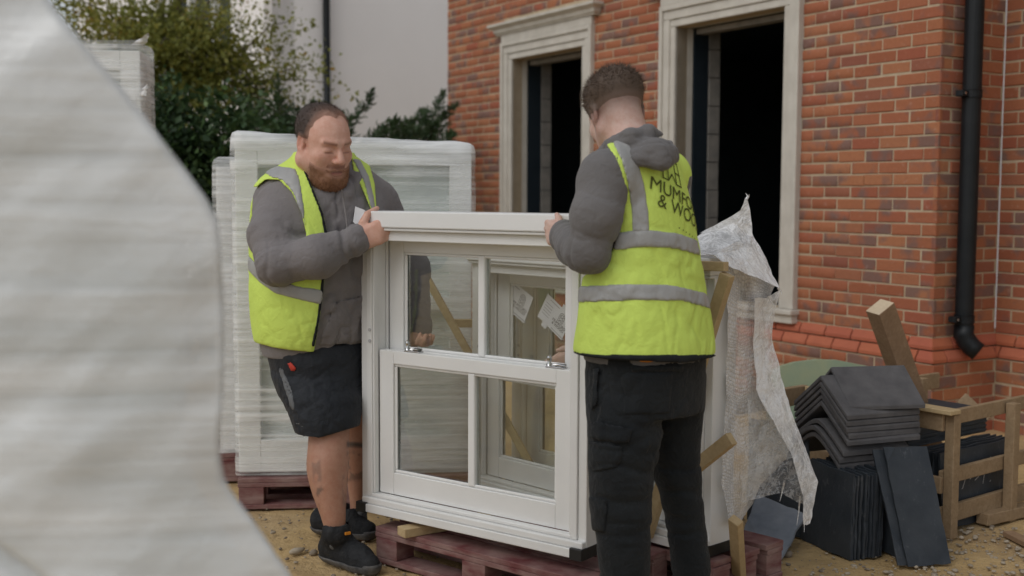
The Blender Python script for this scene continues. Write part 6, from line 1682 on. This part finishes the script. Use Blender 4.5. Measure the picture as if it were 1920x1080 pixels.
    vf = folds([(at(1150, 480, 3.5), at(1300, 500, 3.6), .3, 9, 14, .004, 51.0), (at(1100, 560, 3.55), at(1330, 640, 3.6), .22, 20, 6, .005, 52.0), (at(1200, 300, 3.5), at(1230, 640, 3.5), .3, 5, 16, .003, 53.0), (at(1160, 400, 3.5), at(1150, 620, 3.5), .16, 12, 22, .003, 54.0)])
    vd = lambda V: vf(V) + fbm(V * 5, 2) * .003
    v = vb.copy(); v.shell(.024); v.cut(cut1)
    vo, VV, VF = sculpt(v, 'vest', 'hi_vis', root, vd, 2, loft=vt)
    def band(polys, name, mt, gr=.0062):
        b = solid.copy(); b.d -= gr; b.shell(.020); b.cut(only(polys, vt)); b.cut(cut1); sculpt(b, name, mt, vo, vd, 2, loft=vt, one=True)
    band([[(1146, 262), (1176, 262), (1196, 305), (1209, 350), (1216, 400), (1218, 436), (1186, 437), (1184, 395), (1177, 345), (1165, 300)]], 'reflective_strip', 'reflective')
    band([[(1130, 437), (1150, 436), (1211, 430), (1270, 437), (1306, 449), (1330, 462), (1330, 492), (1309, 478), (1270, 467), (1211, 463), (1150, 470), (1120, 474)]], 'reflective_strip', 'reflective', .0075)
    band([[(1060, 538), (1090, 536), (1179, 532), (1258, 534), (1324, 549), (1350, 556), (1350, 586), (1324, 577), (1276, 564), (1179, 564), (1091, 567), (1060, 569)]], 'reflective_strip', 'reflective')
    band([[(1060, 655), (1088, 661), (1110, 664), (1345, 664), (1345, 690), (1060, 690)]], 'hem_trim', 'vest_trim', .004)
    # printed mark and name on the back
    nbk = Vector((.77, -.64, 0)).normalized(); rt = Vector((.64, .77, 0)).normalized(); upv = Vector((0, 0, 1))
    bvh = BVHTree.FromPolygons([tuple(q) for q in VV], [tuple(int(i) for i in f) for f in VF])
    cx, cy = vt.axis(float(at(1260, 375, 3.6)[2])); cen = Vector((float(cx), float(cy), 0)); tilt = rad(-20)
    def print_on(Vt, Ft, ox, z0, name, sc=1.0):
        P = []
        for q in Vt:
            a, b = q[0] * sc + ox, q[1] * sc; a, b = a * math.cos(tilt) - b * math.sin(tilt), a * math.sin(tilt) + b * math.cos(tilt)
            o = cen + rt * a + upv * (z0 + b) + nbk * .6; hit = bvh.ray_cast(o, -nbk); P.append(None if hit[0] is None or hit[1].dot(nbk) < .05 else hit[0] + nbk * .0030)
        Ff = [f for f in Ft if all(P[i] is not None for i in f)]
        if not Ff: return
        me = bpy.data.meshes.new(name); me.from_pydata([tuple(p) if p is not None else (0.4, 3.68, 1.1) for p in P], [], Ff); me.update(); link(name, me, MAT['vest_print'], vo, world=True)
    zt = float(at(1262, 378, 3.58)[2])
    def dens(Vt, Ft): return Vt, Ft
    Vt, Ft = text_mesh('MUMFORD', .058, sp=1.02); print_on(Vt, Ft, .026, zt, 'print')
    Vt, Ft = text_mesh('& WOOD', .058, sp=1.02); print_on(Vt, Ft, .026, zt - .046, 'print')
    Vt, Ft = text_mesh('. . . . . .', .04); print_on(Vt, Ft, .03, zt - .088, 'print')
    Vt, Ft = emblem(.088, .004); print_on(Vt, Ft, .02, zt + .135, 'emblem')
    # --- trousers
    pel = Loft([(640, 1098, 1322, TD, .82), (675, 1100, 1323, TD, .82), (720, 1101, 1321, TD), (770, 1102, 1318, TD)], 48, .80, 2.2)
    lL = Loft([(700, 1101, 1225, 3.62), (760, 1101, 1240, 3.60), (820, 1102, 1240, 3.585), (870, 1103, 1226, 3.575), (920, 1106, 1220, 3.57), (965, 1113, 1219, 3.56), (1020, 1119, 1218, 3.55), (1080, 1126, 1218, 3.545), (1140, 1132, 1222, 3.54), (1185, 1134, 1220, 3.54)], 25, 1.02, 2.2)
    lR = Loft([(700, 1205, 1321, 3.76), (760, 1212, 1318, 3.76), (820, 1216, 1312, 3.765), (870, 1220, 1310, 3.77), (920, 1235, 1316, 3.77), (965, 1246, 1322, 3.775), (1020, 1255, 1328, 3.78), (1080, 1262, 1332, 3.78), (1130, 1258, 1334, 3.78)], 25, 1.05, 2.2)
    t = SDF(A3(.12, 3.30, .0), A3(.78, 4.05, 1.02), .0072); t.op(pel.prim()); t.op(lL.prim(), .02); t.op(lR.prim(), .02)
    tf = folds([(at(1170, 860, 3.5), at(1170, 1080, 3.5), .2, 15, 4, .007, 61.0), (at(1280, 860, 3.7), at(1290, 1080, 3.7), .2, 14, 4, .007, 62.0), (at(1160, 700, 3.5), at(1240, 800, 3.6), .2, 14, 10, .004, 63.0), (at(1230, 860, 3.6), at(1130, 760, 3.5), .18, 8, 26, .005, 64.0), (at(1180, 940, 3.5), at(1180, 1000, 3.5), .14, 40, 8, .004, 65.0)])
    td = lambda V: tf(V) + fbm(V * 7, 2) * .003
    to, _, _ = sculpt(t, 'trousers', 'trousers_black', root, td, 2)
    def patch(poly, name, mt='trousers_black', gr=.007, yl=3.66):
        b = t.copy(); b.d -= gr; b.shell(.014); b.cut(only([poly])); b.cut(lambda P: P[:, 1] - yl); b.cut(lambda P: -facing(P, pel) - .01 if 'pocket' in name and yl > 3.7 else P[:, 1] - yl); sculpt(b, name, mt, to, td, 2, one=True)
    patch([(1106, 796), (1112, 790), (1186, 803), (1180, 832), (1108, 822)], 'pocket_flap', gr=.011)
    patch([(1103, 826), (1172, 838), (1160, 876), (1112, 886), (1104, 870)], 'cargo_pocket', gr=.008)
    patch([(1182, 684), (1282, 682), (1282, 698), (1182, 696)], 'pocket_flap', gr=.008, yl=3.75)
    patch([(1164, 700), (1262, 698), (1256, 776), (1170, 778)], 'back_pocket', gr=.005, yl=3.75)
    patch([(1110, 690), (1124, 688), (1122, 760), (1108, 770)], 'tool_pocket', gr=.010)
    patch([(1104, 930), (1138, 936), (1136, 1000), (1108, 996)], 'knee_pocket', gr=.007)
    patch([(1196, 672), (1226, 672), (1226, 682), (1196, 682)], 'orange_tab', 'orange_tab', .009, 3.75)
    patch([(1132, 982), (1136, 982), (1136, 996), (1132, 996)], 'white_tab', 'pale_print', .010)
    # --- body
    HCn = at(1155, 214, 3.78); HR = head_frame((-.26, .86, -.42), 4); hs = 1.04
    fine = [(HCn - .16, HCn + .16, .0046), (at(1045, 430, 3.93) - .08, at(1045, 430, 3.93) + .08, .0048)]
    b = SDF(A3(.02, 3.26, -.01), A3(.80, 4.42, 1.84), .0088, fine)
    head_prims(b, HCn, HR, hs, 0.0)
    b.op(cone(HCn + HR @ A3(0, -.040, -.04) * hs, at(1186, 290, 3.70), .062, .068), .03)
    pelc = at(1210, 690, TD); ch = at(1205, 400, TD)
    b.op(cone(at(1190, 295, TD), ch, .065, .115), .05); b.op(cone(ch, pelc, .115, .12), .05)
    chain(b, [at(1175, 320, 3.64), S, M, E, Fm, W], [.055, .055, .052, .046, .042, .032], .03); chain(b, [at(1215, 320, 3.74), S2, E2, W2_], [.055, .055, .046, .032], .03)
    chain(b, [pelc, at(1170, 760, 3.61), at(1165, 900, 3.58), at(1175, 1150, 3.55), A3(.375, 3.54, .05), A3(.30, 3.64, .035)], [.10, .07, .042, .030, .032, .03], .03)
    chain(b, [pelc, at(1262, 760, 3.76), at(1270, 900, 3.77), at(1295, 1130, 3.78), A3(.575, 3.78, .05), A3(.51, 3.89, .035)], [.10, .06, .036, .028, .032, .03], .03)
    wn = A3(.60186916, .79859472, 0)
    wr_ = at(1059, 441, 3.85); hand(b, wr_, at(1034, 436, 3.93) - wr_, (.1, 0, 1), wn, .98, [(8, 60, 40), (14, 72, 45), (18, 76, 45), (24, 80, 45)], [at(1049, 424, 3.90), at(1048, 410, 3.925), at(1044, 402, 3.965)], wr=.032)
    wr2 = W2_ * .2 + Wc2 * .8; hand(b, wr2, A3(-.85, .25, -.25), (.1, -.3, 1), (-.3, -.9, -.2), .98, [(22, 45, 30)] * 4, [wr2 + A3(-.045, -.01, .03), wr2 + A3(-.08, -.02, .035), wr2 + A3(-.105, -.03, .03)], wr=.032)
    def loc(P): return (P - HCn) @ HR / hs
    def tone(V):
        c = np.tile(A3(.66, .46, .385), (len(V), 1)); q = loc(V); near = np.linalg.norm(V - HCn, axis=1) < .2
        for s in (-1, 1):
            w = (near * np.exp(-(((q[:, 0] - s * .08) / .02) ** 2 + ((q[:, 1] + .01) / .04) ** 2 + (q[:, 2] / .045) ** 2)))[:, None]; c = c * (1 - .6 * w) + A3(.52, .20, .16) * .6 * w
        w = (near * np.clip((q[:, 2] + .088) / .085, 0, 1) ** 1.3 * (q[:, 1] < .03))[:, None]; c = c * (1 - .82 * w) + A3(.19, .13, .105) * .82 * w      # shaved fade
        return c
    body, BV, BFc = sculpt(b, 'body', 'skin', root, lambda V: fbm(V * 30, 2) * .001, 1, tone, .35)
    hg = SDF(HCn - .17, HCn + .17, .0048); head_prims(hg, HCn, HR, hs, 0.0)
    def region(P):
        q = loc(P); ax = np.abs(q[:, 0]); lowl = np.where(q[:, 1] < -.01, -.034, .0) - q[:, 2] + .10 * np.clip(ax - .05, 0, .1); front = q[:, 1] - (.060 + .3 * (q[:, 2] - .08)); return np.maximum(lowl, front) * hs
    hh = hg.copy(); m_ = np.abs(hh.d) < .05; q_ = loc(hh.pts(m_)); hh.d[m_] -= (-.004 + .007 * np.clip((q_[:, 2] + .026) / .04, 0, 1) + .014 * np.clip((q_[:, 2] - .02) / .05, 0, 1)).astype(np.float32); hh.shell(.018); hh.cut(region)
    def htone(P):
        q = loc(P); k = np.clip((q[:, 2] + .030) / .06, 0, 1)[:, None] ** .8; return A3(.30, .205, .17) * (1 - k) + A3(.095, .066, .048) * k
    ho, hv, hf = sculpt(hh, 'hair', 'hair', root, lambda V: fbm(V * 60, 2) * .005 * np.clip((loc(V)[:, 2] - .05) / .03, .1, 1), 1, htone)
    strands('hair_strands', hv, hf, loc(hv)[:, 2] > -.012, 7000, lambda P: .004 + .014 * np.clip((loc(P)[:, 2] - .015) / .05, 0, 1), .0018, .5, htone, ho, 9, lambda P: np.tile(HR @ A3(0, .5, .2), (len(P), 1)))
    shoe(root, (.385, 3.50, 0), (.235, 3.69, 0), 1.0, A3(.375, 3.53, .10)); shoe(root, (.60, 3.72, 0), (.475, 3.94, 0), 1.0, A3(.58, 3.765, .10))
    return root
man_trousers()
